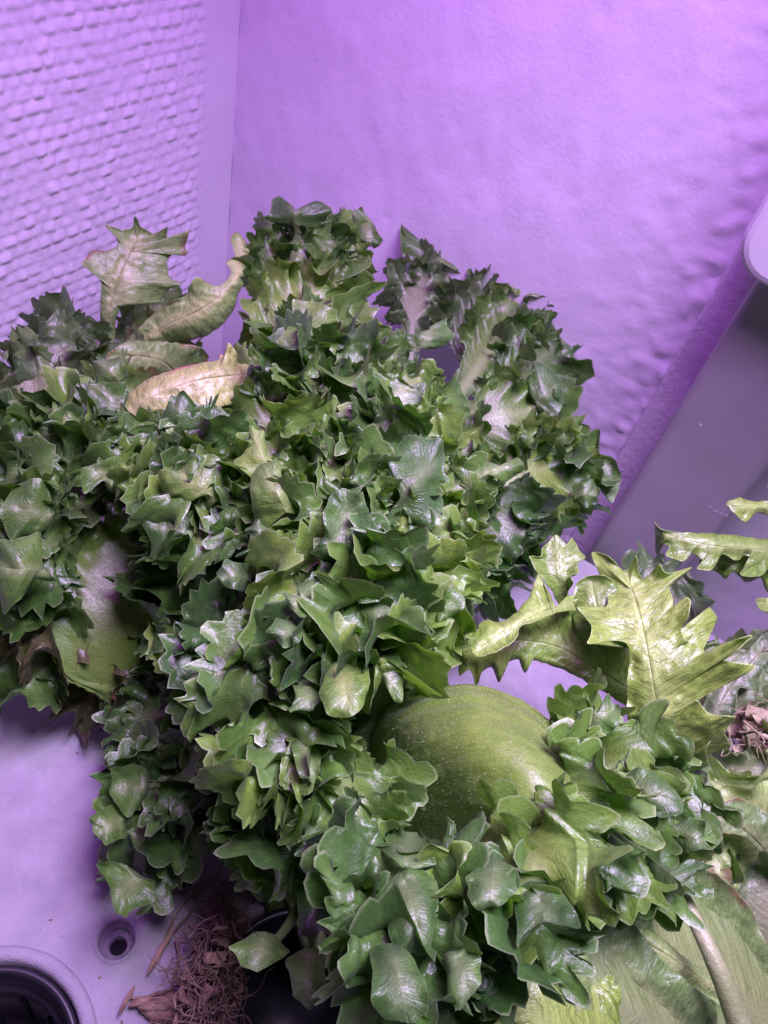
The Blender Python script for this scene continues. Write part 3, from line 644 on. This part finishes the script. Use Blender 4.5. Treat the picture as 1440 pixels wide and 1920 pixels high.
# --- pale head standing behind on the left
pale = empty('lettuce', at(215, 760), 'pale yellowish lettuce with long bare stalks standing behind on the left', 'lettuce')
for k, (pts, W, mt, kw) in enumerate([
    ([(140, 760, .05), (105, 700, .08), (75, 640, .09)], .015, MG, fr),
    ([(140, 740, .05), (130, 660, .075), (125, 600, .085)], .013, MG, fr),
    ([(90, 800, .06), (50, 740, .075), (10, 700, .08)], .020, MG, fr),
    ([(300, 760, .04), (300, 690, .06), (340, 640, .065)], .014, MP, fr),
    ([(240, 700, .04), (270, 620, .06), (300, 570, .065)], .012, MG, fr),
    ([(420, 760, .08), (440, 740, .10), (430, 690, .115)], .008, MY, dict(stem=.5, F=.008, lam=.014, n=240)),
    ([(500, 900, .08), (500, 840, .10), (490, 770, .11)], .016, MG, dict(stem=.7, F=.008, lam=.014, n=240)),
    ([(200, 790, .07), (225, 760, .09), (205, 720, .095)], .008, MP, fr),
    ]):
    ln_leaf(pale, pts, W, mt, 700+k, **kw)
# --- light green head on the right
light = empty('lettuce', at(1400, 1640), 'bright yellow-green lettuce with open toothed leaves at the right edge', 'lettuce')
tk = dict(F=.0075, lam=.017, curl=.95, amp=.0018, teeth=.0075, tl=.0105, n=300, rb=14, rf=12, f0=.25, lobes=.7, tround=.25)
for k, (pts, W, mt, kw) in enumerate([
    ([(1330, 1400, .04), (1350, 1300, .06), (1400, 1230, .07)], .014, MG, dict(tk, n=300)),
    ([(1420, 1400, .04), (1420, 1320, .06), (1460, 1260, .06)], .014, MG, dict(tk, n=300)),
    ([(1270, 1330, .04), (1250, 1180, .05), (1220, 1060, .06)], .014, MG, dict(tk, n=300)),
    # older broad leaves lying low at the corner
    ([(1500, 1960, .05), (1300, 1820, .07), (1130, 1720, .08), (1010, 1640, .08)], .030, MP, dict(stem=.5, um=.6, F=.008, lam=.022, curl=.8, teeth=.003, tl=.012, n=380, cup=-.5, rb=24, tipc=None) ),
    ([(1400, 2000, .07), (1180, 1900, .095), (1010, 1830, .10), (930, 1760, .09)], .024, MP, dict(stem=.6, um=.6, F=.008, lam=.02, curl=.8, n=360, cup=-.6, rb=22)),
    ([(1200, 2100, .08), (1060, 1960, .10), (960, 1880, .105), (900, 1850, .1)], .018, ML, dict(stem=.6, F=.008, lam=.02, curl=.9, n=300, cup=-.5)),
    ([(1440, 1900, .03), (1400, 1780, .045), (1300, 1680, .05), (1200, 1640, .05)], .030, MG, dict(stem=.5, F=.009, lam=.02, n=340, cup=.4, rb=20)),
    ([(1560, 1720, .05), (1460, 1600, .07), (1400, 1540, .085), (1340, 1500, .09)], .017, MP, dict(stem=.6, F=.010, lam=.016, curl=1.1, teeth=.005, n=320)),
    ([(1500, 1640, .04), (1440, 1520, .055), (1370, 1430, .06)], .026, MG, dict(stem=.5, F=.01, lam=.02, n=320, rb=18)),
    ([(1500, 1860, .04), (1460, 1760, .06), (1430, 1640, .07)], .018, MG, dict(tk, n=300)),
    ]):
    kw = dict(kw); kw.pop('tipc', None)
    ln_leaf(light, pts, W, mt, 800+k, **kw)
# open leaves of the light head
open_leaf(light, [(1262, 1510, .07), (1243, 1400, .10), (1226, 1290, .120), (1204, 1170, .128), (1178, 1085, .124)],
    [(1243, 1480, 0), (1183, 1392, -2), (1176, 1309, -3), (1180, 1236, 0), (1174, 1205, 5), (1138, 1200, 8), (1102, 1208, 10), (1111, 1175, 9), (1082, 1138, 9), (1130, 1143, 6), (1140, 1128, 4), (1134, 1100, 0), (1107, 1037, -6), (1141, 1043, -3), (1166, 1068, 0), (1180, 1066, 1),
     (1191, 1040, 4), (1199, 1076, 2), (1215, 1087, 1), (1236, 1060, 5), (1250, 1076, 3), (1298, 1063, -5), (1274, 1083, -3), (1256, 1100, -2), (1262, 1133, 0), (1250, 1162, 0), (1262, 1166, 2), (1281, 1120, 6), (1295, 1124, 7), (1290, 1158, 4), (1277, 1182, 1), (1291, 1203, 0),
     (1318, 1160, -4), (1329, 1138, -6), (1346, 1158, -6), (1328, 1197, -3), (1320, 1222, 1), (1348, 1210, 5), (1410, 1191, 9), (1371, 1228, 5), (1354, 1238, 3), (1421, 1248, 7), (1380, 1268, 3), (1348, 1256, 0), (1328, 1272, -4), (1323, 1295, -7), (1292, 1298, -4), (1276, 1312, -1),
     (1288, 1334, 0), (1306, 1312, 4), (1328, 1338, 4), (1382, 1346, 8), (1356, 1371, 4), (1374, 1399, 1), (1339, 1384, 4), (1324, 1404, 7), (1329, 1438, 2), (1303, 1430, 0), (1290, 1452, 0), (1278, 1490, 0)], ML, 21, bulge=.10, ruffle=.0016, n=560, rb=30, label='upright yellow-green leaf with deep toothed lobes')
open_leaf(light, [(1190, 1300, .09), (1110, 1250, .098), (1030, 1208, .10), (930, 1200, .10), (880, 1215, .095)],
    [(1178, 1325, 0), (1120, 1290, -2), (1060, 1258, -3), (1000, 1238, -2), (985, 1262, -6), (972, 1236, -4), (955, 1240, -4), (935, 1280, -8), (922, 1250, -5), (905, 1258, -5), (893, 1285, -8), (882, 1255, -6), (862, 1268, -8), (858, 1235, -6), (845, 1225, -6), (860, 1200, 0), (900, 1180, 2), (960, 1172, 3), (1010, 1160, 3), (1060, 1130, 2), (1110, 1120, 0), (1150, 1160, 0), (1180, 1220, 0), (1200, 1290, 0)], ML, 22, bulge=-.2, ruffle=.001, n=420, rb=24, label='yellow-green leaf arching left behind the upright one')
open_leaf(light, [(1075, 1130, .115), (1010, 1150, .127), (950, 1180, .128), (895, 1218, .124)],
    [(1080, 1145, 0), (1037, 1151, 2), (1001, 1166, 4), (975, 1176, 3), (966, 1200, 5), (930, 1222, 5), (900, 1232, 2), (886, 1222, 0), (883, 1203, -3), (906, 1163, -6), (935, 1166, -6), (956, 1158, -4), (987, 1124, -2), (1000, 1100, -1), (1009, 1075, -4), (1020, 1095, 2), (1028, 1119, 3), (1036, 1146, 2), (1060, 1120, 0), (1078, 1115, 0)], ML, 23, bulge=.2, ruffle=.0012, n=300, rb=20, label='tongue-shaped folded lobe with a bright rim')
open_leaf(light, [(1075, 1130, .112), (1052, 1085, .125), (1046, 1030, .128)],
    [(1060, 1150, 0), (1040, 1118, 2), (1026, 1098, 4), (1004, 1068, 5), (993, 1043, 7), (1012, 1045, 3), (1020, 1025, 0), (1043, 1004, -4), (1066, 1024, -3), (1072, 1008, -7), (1084, 1030, -5), (1097, 1046, -6), (1082, 1056, -2), (1085, 1074, 2), (1072, 1076, 4), (1074, 1094, 5), (1062, 1118, 4), (1080, 1140, 0)], ML, 24, bulge=-.25, ruffle=.0012, n=300, rb=20)
open_leaf(light, [(1130, 1190, .108), (1120, 1140, .116), (1110, 1090, .118)],
    [(1130, 1230, 0), (1095, 1215, 0), (1078, 1175, -2), (1070, 1140, -2), (1080, 1100, 0), (1095, 1082, 3), (1130, 1078, 4), (1160, 1100, 2), (1165, 1150, 0), (1160, 1210, 0)], ML, 25, bulge=.3, n=200, rb=16)
open_leaf(light, [(1500, 1040, .115), (1420, 1030, .120), (1330, 1022, .122), (1240, 1000, .118)],
    [(1500, 1075, 0), (1450, 1060, 0), (1425, 1080, 5), (1388, 1076, 6), (1420, 1050, 2), (1395, 1042, 0), (1380, 1052, 2), (1355, 1040, 0), (1332, 1068, 5), (1305, 1066, 5), (1318, 1050, 2), (1292, 1038, 0), (1284, 1052, 3), (1248, 1042, 3), (1256, 1024, 0), (1236, 1020, -4), (1230, 1040, -8), (1229, 1005, -5), (1227, 979, 4), (1240, 992, 3), (1270, 998, 0), (1348, 1001, -3), (1440, 1012, -3), (1500, 1025, -3)], ML, 26, bulge=.25, ruffle=.001, n=340, rb=20, label='long yellow-green leaf edge reaching in from the right border')
open_leaf(light, [(1500, 1075, .105), (1420, 1062, .108), (1320, 1050, .108)],
    [(1500, 1130, 0), (1470, 1100, 0), (1440, 1112, -3), (1425, 1085, 0), (1400, 1092, -3), (1375, 1072, 0), (1362, 1086, -3), (1340, 1070, 0), (1322, 1066, 0), (1310, 1050, 0), (1340, 1035, 0), (1400, 1035, 0), (1500, 1045, 0)], ML, 27, bulge=.1, n=220, rb=12)
open_leaf(light, [(1500, 960, .108), (1440, 952, .112), (1375, 947, .112)],
    [(1500, 985, 0), (1450, 972, 0), (1420, 962, 1), (1400, 979, 4), (1378, 964, 2), (1361, 944, 0), (1385, 934, -2), (1405, 938, -2), (1440, 938, 1), (1440, 910, 4), (1450, 935, 0), (1500, 940, 0)], ML, 28, bulge=.25, n=200, rb=12)
open_leaf(light, [(1500, 1145, .1), (1450, 1138, .1), (1420, 1132, .1)], [(1500, 1165, 0), (1450, 1155, 0), (1424, 1140, 2), (1418, 1122, 3), (1440, 1120, 0), (1500, 1125, 0)], ML, 29, n=100, rb=10)
open_leaf(light, [(1320, 1400, .05), (1350, 1320, .065), (1400, 1250, .075), (1440, 1210, .08)],
    [(1300, 1380, 0), (1320, 1320, 0), (1330, 1290, 0), (1370, 1240, 0), (1400, 1220, 0), (1440, 1180, 2), (1500, 1200, 2), (1440, 1240, 0), (1410, 1290, 0), (1385, 1290, 2), (1380, 1330, 0), (1350, 1390, 0)], MG, 31, n=200, rb=14)
# open leaves of the pale head
open_leaf(pale, [(198, 690, .055), (205, 590, .085), (228, 510, .105), (262, 440, .118)],
    [(184, 690, 0), (187, 610, 0), (189, 540, 0), (184, 505, 2), (165, 500, 6), (152, 497, 8), (170, 471, 4), (198, 470, 2), (221, 461, 1), (218, 443, 3), (195, 420, 8), (231, 432, 2), (247, 427, 1), (253, 405, 6), (265, 427, 2), (295, 440, 1), (315, 425, 5), (312, 446, 2), (332, 446, 2), (355, 432, 8), (347, 458, 3), (350, 478, 4), (326, 474, 1), (313, 487, 0),
     (318, 520, -2), (343, 532, 1), (315, 542, -3), (300, 566, -6), (278, 568, -5), (266, 550, -3), (250, 541, -2), (232, 560, -1), (218, 600, 0), (213, 690, 0)], MP, 41, bulge=.22, ruffle=.001, n=420, rb=22, soft=1, label='pale leaf with a long bare stalk and a star-shaped toothed top')
open_leaf(pale, [(215, 690, .05), (300, 618, .082), (385, 575, .10), (440, 520, .112), (452, 450, .118)],
    [(205, 670, 0), (250, 625, 0), (300, 578, 0), (350, 552, 0), (353, 538, 3), (370, 520, 6), (392, 532, 2), (414, 536, 1), (434, 512, 1), (424, 491, 4), (440, 480, 1), (432, 447, 4), (447, 435, 2), (470, 468, -3), (476, 500, -4), (450, 545, -5), (436, 585, -5), (415, 610, -7), (380, 632, -8), (330, 640, -6), (280, 655, -2), (225, 700, 0)], MP, 42, bulge=.25, ruffle=.0008, n=360, rb=24, label='broad pale blade with a bleached patch leaning right')
open_leaf(pale, [(205, 830, .10), (270, 755, .118), (350, 718, .126), (430, 705, .126), (488, 700, .120)],
    [(195, 800, -4), (222, 760, -5), (262, 720, -6), (320, 694, -6), (380, 681, -6), (416, 671, -4), (424, 655, 0), (430, 643, 4), (442, 660, 1), (446, 682, -2), (470, 682, -3), (492, 692, 0), (480, 708, 2), (470, 712, 2), (474, 730, 5), (450, 748, 5), (430, 760, 5), (400, 768, 5), (370, 777, 5), (352, 748, 3), (330, 755, 3), (296, 775, 4), (250, 800, 4), (215, 850, 0)], MY, 43, bulge=.3, ruffle=.0008, n=360, rb=24, label='yellowing leaf with a pink withered edge')
open_leaf(pale, [(330, 700, .06), (300, 675, .075), (240, 665, .085)], [(360, 720, 0), (290, 715, 0), (250, 700, 0), (215, 700, 2), (200, 668, 0), (240, 640, -2), (300, 640, -2), (380, 650, 0)], MP, 44, n=200, rb=14)
# curled lobes standing out of the mass
lobes_ = [
 [(646,919),(621,933),(606,965),(611,1003),(585,1034),(628,1041),(649,1041),(670,1020),(691,989),(687,954),(670,930)],
 [(517,860),(542,881),(557,912),(566,965),(552,958),(531,951),(500,989),(479,971),(472,902),(490,871)],
 [(487,960),(500,987),(521,990),(554,1004),(537,1033),(508,1040),(442,1042),(467,1029),(471,1004),(460,996),(479,971)],
 [(425,1050),(467,1058),(471,1096),(454,1108),(425,1100),(406,1075)],
 [(367,858),(400,854),(417,875),(417,912),(427,917),(419,948),(410,935),(400,933),(390,958),(387,933),(371,929),(346,950),(333,933),(312,929),(300,885),(333,883)],
 [(256,948),(292,929),(333,946),(362,937),(367,971),(417,975),(387,996),(404,1029),(392,1046),(362,1029),(342,1031),(333,1004),(308,1017),(296,1046),(283,1044),(287,1017),(258,971)],
 [(779,821),(825,825),(829,887),(842,900),(821,912),(827,933),(821,962),(787,987),(779,975),(725,967),(746,946),(754,925),(750,912),(729,887),(719,856),(737,858),(754,829)],
 [(846,875),(867,867),(900,871),(912,867),(942,875),(967,858),(979,883),(942,908),(925,892),(908,904),(910,946),(871,933),(850,904)],
 [(712,704),(737,700),(754,712),(775,729),(794,717),(792,754),(779,771),(767,792),(725,767),(721,725)],
 [(744,617),(775,629),(808,617),(837,596),(840,617),(852,625),(833,646),(808,654),(779,646),(758,658),(746,642)],
 [(550,565),(590,570),(630,590),(630,605),(600,610),(597,640),(580,660),(575,680),(560,695),(530,670),(510,650),(530,630),(550,600)],
 [(175,680),(225,670),(240,705),(215,720),(187,720)], [(145,720),(200,717),(235,717),(240,740),(220,775),(180,790),(175,750)],
 [(100,755),(135,775),(155,795),(145,810),(120,830),(100,790)], [(320,745),(343,733),(370,765),(372,800),(325,815),(300,790)],
 [(400,765),(420,775),(415,815),(390,830),(375,800)], [(470,800),(495,810),(500,850),(530,865),(545,900),(480,900),(440,865),(465,840)],
 [(705,1162),(729,1162),(757,1142),(788,1138),(792,1162),(799,1197),(770,1200),(740,1211),(715,1218),(703,1197)],
 [(667,1235),(694,1221),(740,1218),(753,1249),(752,1315),(740,1315),(722,1284),(705,1267),(698,1242)],
 [(795,1117),(833,1098),(868,1121),(865,1145),(833,1159),(806,1175),(795,1156)],
 [(531,1110),(560,1117),(556,1100),(587,1086),(590,1121),(590,1149),(566,1156),(545,1140)], [(521,1159),(556,1169),(569,1163),(563,1197),(533,1213),(500,1185)],
 [(622,1249),(655,1235),(687,1246),(691,1284),(681,1319),(649,1343),(615,1336),(601,1301),(611,1267)],
 [(547,1277),(580,1274),(604,1284),(604,1305),(583,1333),(543,1333),(557,1305)], [(546,1395),(575,1380),(600,1400),(600,1445),(587,1468),(564,1454)],
 [(578,1513),(605,1517),(632,1558),(605,1580),(582,1599),(553,1603),(573,1567)], [(555,1662),(595,1650),(632,1653),(637,1689),(605,1739),(587,1761),(560,1748),(560,1698)],
 [(537,1802),(575,1780),(609,1788),(609,1851),(582,1890),(551,1865)], [(433,1775),(479,1748),(519,1757),(542,1784),(519,1802),(483,1820),(451,1806)],
 [(212,1441),(245,1435),(275,1443),(280,1477),(253,1517),(239,1529),(208,1490)], [(169,1535),(212,1511),(239,1531),(235,1567),(199,1583),(176,1558)],
 [(183,1621),(203,1617),(239,1626),(289,1653),(287,1689),(253,1702),(235,1718),(217,1707),(205,1657)], [(334,1468),(348,1463),(366,1513),(352,1549),(325,1540),(318,1508)],
 [(726,1665),(750,1637),(781,1630),(816,1658),(818,1700),(812,1740),(792,1787),(750,1787),(729,1738)], [(698,1784),(740,1773),(775,1800),(795,1836),(799,1895),(774,1916),(722,1906),(699,1871)],
 [(834,1791),(872,1777),(900,1794),(900,1843),(862,1892),(841,1871)], [(876,1644),(928,1609),(963,1630),(966,1669),(935,1697),(900,1707),(879,1679)],
 [(705,1588),(729,1581),(753,1599),(809,1595),(816,1620),(767,1630),(750,1620)], [(966,1683),(994,1662),(1047,1669),(1070,1700),(1085,1738),(1019,1728),(990,1745),(973,1773)],
 [(1162,1453),(1200,1440),(1239,1453),(1273,1494),(1277,1522),(1239,1529),(1197,1508),(1148,1480)], [(1058,1463),(1093,1484),(1141,1508),(1127,1540),(1110,1574),(1072,1550)],
 [(1249,1543),(1285,1535),(1322,1543),(1318,1571),(1332,1588),(1280,1595),(1242,1578)], [(1211,1602),(1263,1633),(1290,1612),(1336,1626),(1301,1633),(1301,1678),(1273,1651),(1259,1678),(1239,1696),(1211,1668)],
 [(1074,1380),(1078,1350),(1082,1328),(1095,1340),(1114,1321),(1118,1335),(1140,1300),(1145,1321),(1157,1321),(1160,1345),(1152,1366),(1134,1375)],
 [(30,915),(75,900),(95,940),(110,960),(90,990),(50,1000),(20,1010),(0,960)], [(0,1015),(40,1010),(75,1000),(80,1060),(105,1090),(60,1085),(40,1120),(10,1150),(-10,1080)],
 [(155,880),(180,870),(232,852),(215,885),(208,925),(195,900),(160,925)], [(1040,575),(1080,570),(1100,620),(1080,650),(1060,715),(1030,690),(1020,640)], [(915,565),(960,535),(990,560),(975,590),(940,600),(920,590)],
 [(492,415),(510,400),(515,372),(525,367),(540,395),(560,400),(580,380),(600,378),(620,395),(600,430),(560,430),(520,420)], [(660,400),(680,390),(700,420),(718,450),(700,465),(675,450)],
 [(757,420),(770,450),(790,440),(825,418),(845,445),(870,455),(895,480),(920,466),(905,510),(880,520),(840,500),(800,500),(760,480)], [(960,525),(975,500),(992,515),(985,545),(965,550)],
 [(1060,830),(1090,815),(1125,808),(1120,850),(1150,860),(1163,895),(1145,940),(1130,915),(1105,905),(1060,880)], [(1075,910),(1110,900),(1120,930),(1100,950),(1070,945)], [(1000,680),(1040,700),(1056,750),(1040,790),(1010,780),(990,730)]]
for k, L_ in enumerate(lobes_):
    r = np.random.default_rng(1500+k); A_ = np.array(L_, float); c = A_.mean(0)
    core = np.array([600., 1100.]) if c[0] < 900 or c[1] < 1000 else np.array([950., 1400.])
    if k in (29, 30, 31, 32): core = np.array([420., 1450.])
    d = core-c; d /= np.hypot(*d)+1e-6; sp = np.abs((A_-c)@d).max(); ex = np.hypot(*(A_-c).T).max()
    z = zf(*c)+(.010 if k not in (47, 48) else 0.)
    if k in (29, 30, 31, 32): z = .055
    rib = [(c[0]+d[0]*sp*.6, c[1]+d[1]*sp*.6, z-.004), (c[0], c[1], z), (c[0]-d[0]*sp*.6, c[1]-d[1]*sp*.6, z+.001)]
    sc_ = 1.06; out_ = []
    rot = int(np.argmax((A_-c)@d)); A_ = np.roll(A_, -rot, axis=0); A_ = np.vstack([A_, A_[:1]])
    A_ = np.vstack([np.vstack([A_[:-1][None], (.5*A_[:-1]+.5*A_[1:]+(c-.5*A_[:-1]-.5*A_[1:])*r.uniform(-.08, .10, (len(A_)-1, 1)))[None]]).transpose(1, 0, 2).reshape(-1, 2), A_[-1:]])
    for q_ in A_:
        pr2 = float((q_-c)@d)/max(sp, 1); out_.append((c[0]+(q_[0]-c[0])*sc_, c[1]+(q_[1]-c[1])*sc_, -7*max(0, pr2)**1.5+r.normal(0, 1.6)))
    open_leaf(dark, rib, out_, [MD, MM, MD][k % 3] if k < 24 else MD, 1500+k, bulge=r.choice([-1, 1, 1])*(r.uniform(.22, .42) if len(L_) < 9 else r.uniform(.35, .7)), ruffle=.0010, n=96, rb=9, soft=1, thick=0)
# old pale leaves lying in the corner
open_leaf(light, [(1300, 1990, .075), (1215, 1870, .090), (1130, 1780, .097), (1060, 1700, .097)],
    [(1350, 1990, 0), (1342, 1890, 0), (1290, 1842, 2), (1235, 1795, 0), (1205, 1752, -2), (1160, 1700, 0), (1120, 1650, 2), (1060, 1610, 0), (1025, 1650, -2), (1035, 1740, 2), (1078, 1800, 4), (1100, 1862, 2), (1108, 1990, 0)], MP, 51, bulge=.2, ruffle=.0012, n=300, rb=26, label='old pale leaf with dark branching veins')
open_leaf(light, [(1480, 1930, .05), (1360, 1790, .066), (1240, 1700, .072), (1150, 1640, .072)],
    [(1520, 1900, 0), (1448, 1790, 2), (1405, 1700, 0), (1345, 1640, 2), (1250, 1600, 0), (1150, 1585, -2), (1105, 1625, 0), (1160, 1722, 0), (1240, 1795, 3), (1330, 1855, 0), (1400, 1905, 2), (1480, 1990, 0)], MP, 52, bulge=-.15, ruffle=.0015, n=300, rb=26)
open_leaf(light, [(1350, 1862, .085), (1265, 1800, .092), (1165, 1742, .094)], [(1352, 1885, 0), (1290, 1850, 2), (1250, 1838, 0), (1235, 1848, 3), (1215, 1815, 0), (1180, 1785, 0), (1158, 1745, 0), (1175, 1728, -3), (1230, 1752, -3), (1290, 1800, -3), (1355, 1845, -2)], MP, 53, bulge=.5, n=240, rb=14, label='pale rolled leaf lip')
open_leaf(light, [(1120, 1990, .09), (1070, 1870, .103), (1030, 1790, .108), (990, 1730, .106)],
    [(1150, 1990, 0), (1112, 1890, -2), (1104, 1800, -2), (1075, 1735, -3), (1040, 1700, 0), (985, 1705, 2), (945, 1790, 3), (975, 1840, 2), (1010, 1850, 0), (1035, 1900, 0), (1060, 1990, 0)], MP, 54, bulge=.3, ruffle=.001, n=260, rb=22)
open_leaf(light, [(1500, 1680, .07), (1410, 1570, .090), (1330, 1520, .096)],
    [(1500, 1750, 0), (1442, 1612, 2), (1419, 1592, 1), (1391, 1567, 2), (1345, 1560, 4), (1338, 1545, 2), (1318, 1534, 4), (1336, 1522, 0), (1357, 1505, -2), (1388, 1498, -3), (1440, 1526, -4), (1520, 1600, -3)], MP, 55, bulge=.25, n=240, rb=18)
# leaf stalks
def stalk(parent, pts, rad, mat, label=None):
    V, F = tube_arrays([at(*p) for p in pts], rad, 12, 30)
    o = mesh_obj('stalk', V, F, mat, parent)
    if label: o['label'] = label
stalk(light, [(1262, 1640, .105), (1310, 1740, .108), (1360, 1850, .105), (1410, 1990, .095)], [.0018, .0024, .0032, .0040], M_stem, 'pale ribbed stalk crossing the lower right corner')
stalk(dark, [(600, 1800, -.02), (540, 1640, .01), (460, 1480, .03)], [.006, .005, .004], M_stem)
stalk(light, [(1400, 1700, -.02), (1350, 1600, .02), (1275, 1490, .065)], [.008, .006, .004], M_stem)
stalk(dark, [(590, 1640, .065), (550, 1720, .078), (500, 1785, .086)], [.0022, .0018, .0010], MM)
stalk(dark, [(610, 1660, .07), (590, 1740, .082), (575, 1820, .09)], [.0022, .0018, .0010], MM)
# --- dried roots and dead leaves beside the pot
def scrap(c, a, b, s1, s2, seed):            # a curled flake of dead leaf
    r = np.random.default_rng(seed); nu, nv = 10, 8
    u, v = np.meshgrid(np.linspace(-1, 1, nu), np.linspace(-1, 1, nv), indexing='ij')
    wd = np.sqrt(np.clip(1.02-u*u, 0, 1))*(1+.25*noise2(u*3+seed, v*3, seed))
    n_ = nrm(np.cross(a, b)); k1, k2 = r.uniform(.5, 1.6, 2)
    P = c+s1*u[..., None]*a+s2*(v*wd)[..., None]*b+n_*(s2*(k1*v*v-k2*.4*u*u+.5*noise2(u*2.5+seed, v*2.5+seed, seed+1)))[..., None]
    return P.reshape(-1, 3), gridF(nu, nv)
def debris(name, label, cat, px, py, z, sx, sy, nroot, nflake, mroot, mflake, seed, top=.02):
    r = np.random.default_rng(seed); c0 = at(px, py, z)
    e = empty(name, c0, label, cat); parts = []
    def spot():
        if name != 'root_clump': return px+r.normal(0, sx*.5), py+r.normal(0, sy*.5)
        t = r.uniform(0, 1)**.6; return 428-42*t+r.normal(0, 8+24*t), 1670+245*t+r.normal(0, 12)
    for k in range(nroot):
        p = at(*spot(), z+abs(r.normal(0, top*.5))); P = [p]
        d = nrm(r.normal(0, 1, 3)*np.array([1, 1, .5])); st = r.uniform(.0015, .004)
        for _ in range(int(r.integers(4, 9))):
            d = nrm(d+r.normal(0, .5, 3)); P.append(P[-1]+d*st); P[-1][2] = max(P[-1][2], .0006)
        parts.append(tube_arrays(P, [r.uniform(.0002, .0005), .00012], 4, len(P)*3))
    V, F = merge(parts); o = mesh_obj('root_fibre', V, F, mroot, e); o['kind'] = 'stuff'
    for k in range(nflake):
        p = at(*spot(), z+abs(r.normal(0, top*.5))+.001)
        a = nrm(r.normal(0, 1, 3)); b = nrm(np.cross(a, r.normal(0, 1, 3)))
        V, F = scrap(p, a, b, r.uniform(.0018, .0045), r.uniform(.0008, .0022), seed+k)
        V[:, 2] = np.maximum(V[:, 2], .0004)
        mesh_obj('dead_leaf_flake', V, F, mflake, e)
    return e
rootb = debris('root_clump', 'tangle of dried reddish roots and dead leaf scraps on the tray beside the black pot', 'dried roots', 388, 1810, .004, 62, 105, 400, 60, M_root, M_dry, 60, .022)
for k, pts in enumerate([[(360, 1620, .012), (350, 1660, .006), (375, 1700, .004), (370, 1760, .003), (370, 1840, .003)], [(400, 1650, .01), (345, 1690, .004), (318, 1740, .003), (300, 1790, .002)],
        [(430, 1560, .03), (410, 1640, .02), (390, 1700, .01), (400, 1790, .008)], [(330, 1760, .004), (335, 1800, .003), (322, 1850, .002)], [(420, 1820, .01), (330, 1850, .006), (280, 1868, .004), (238, 1872, .003)],
        [(345, 1620, .02), (352, 1665, .015), (372, 1680, .01)], [(440, 1700, .01), (380, 1690, .01), (350, 1720, .004), (330, 1745, .002)], [(300, 1860, .003), (262, 1875, .003), (245, 1868, .002)]]):
    V, F = tube_arrays([at(*p) for p in pts], [.0006, .0005, .0004], 6, 24); mesh_obj('root', V, F, M_root, rootb)
for k, (x, y, ax, s1, s2) in enumerate([(303, 1780, (.2, 1, .1), .009, .0011), (238, 1875, (.15, 1, 0), .005, .0008), (262, 1880, (1, .5, .2), .004, .0016), (440, 1740, (.6, .6, .4), .007, .0035), (412, 1835, (.2, 1, .3), .007, .0035), (330, 1890, (1, .2, .2), .012, .006), (390, 1900, (.7, .6, .1), .012, .006), (300, 1900, (1, 0, .1), .008, .004)]):
    a = nrm(np.array(ax, float)); b = nrm(np.cross(a, (.1, -.2, 1)))
    V, F = scrap(at(x, y, .006), a, b, s1, s2, 90+k); V[:, 2] = np.maximum(V[:, 2], .0005); mesh_obj('dead_leaf', V, F, M_dry, rootb)
husk = debris('husk_clump', 'crumpled tan husk of dead leaves behind the light green leaf at the right edge', 'dead leaves', 1425, 1375, .055, 40, 34, 40, 60, M_husk, M_husk, 61, .016)
for k in range(14):
    r = np.random.default_rng(300+k); a = nrm(r.normal(0, 1, 3)); b = nrm(np.cross(a, r.normal(0, 1, 3)))
    V, F = scrap(at(1425+r.normal(0, 26), 1375+r.normal(0, 24), .06+r.uniform(0, .008)), a, b, .009, .005, 320+k); mesh_obj('dead_leaf', V, F, M_husk, husk)

# crumbs scattered over the tray
r = np.random.default_rng(77); parts = []
for k in range(80):
    x, y = (r.normal(350, 70), r.normal(1800, 80)) if k < 70 else (r.uniform(0, 300), r.uniform(1300, 1800))
    a = nrm(r.normal(0, 1, 3)*np.array([1, 1, .3])); b = nrm(np.cross(a, (0, 0, 1.))); sz = r.uniform(.0001, .0005)**1.0
    V, F = scrap(at(x, y, .0006), a, b, sz*r.uniform(1, 3), sz, 900+k); V[:, 2] = np.maximum(V[:, 2], .0002)
    q = at(x, y); hit = any(np.hypot(q[0]-c[0], q[1]-c[1]) < rr_+.004 for c, rr_ in pots+[(s_, SR) for s_ in screws])
    if not hit: parts.append((V, F))
V, F = merge(parts); tag(mesh_obj('crumbs', V, F, M_root), 'tiny dry brown crumbs strewn over the tray around the roots', 'crumbs', kind='stuff')
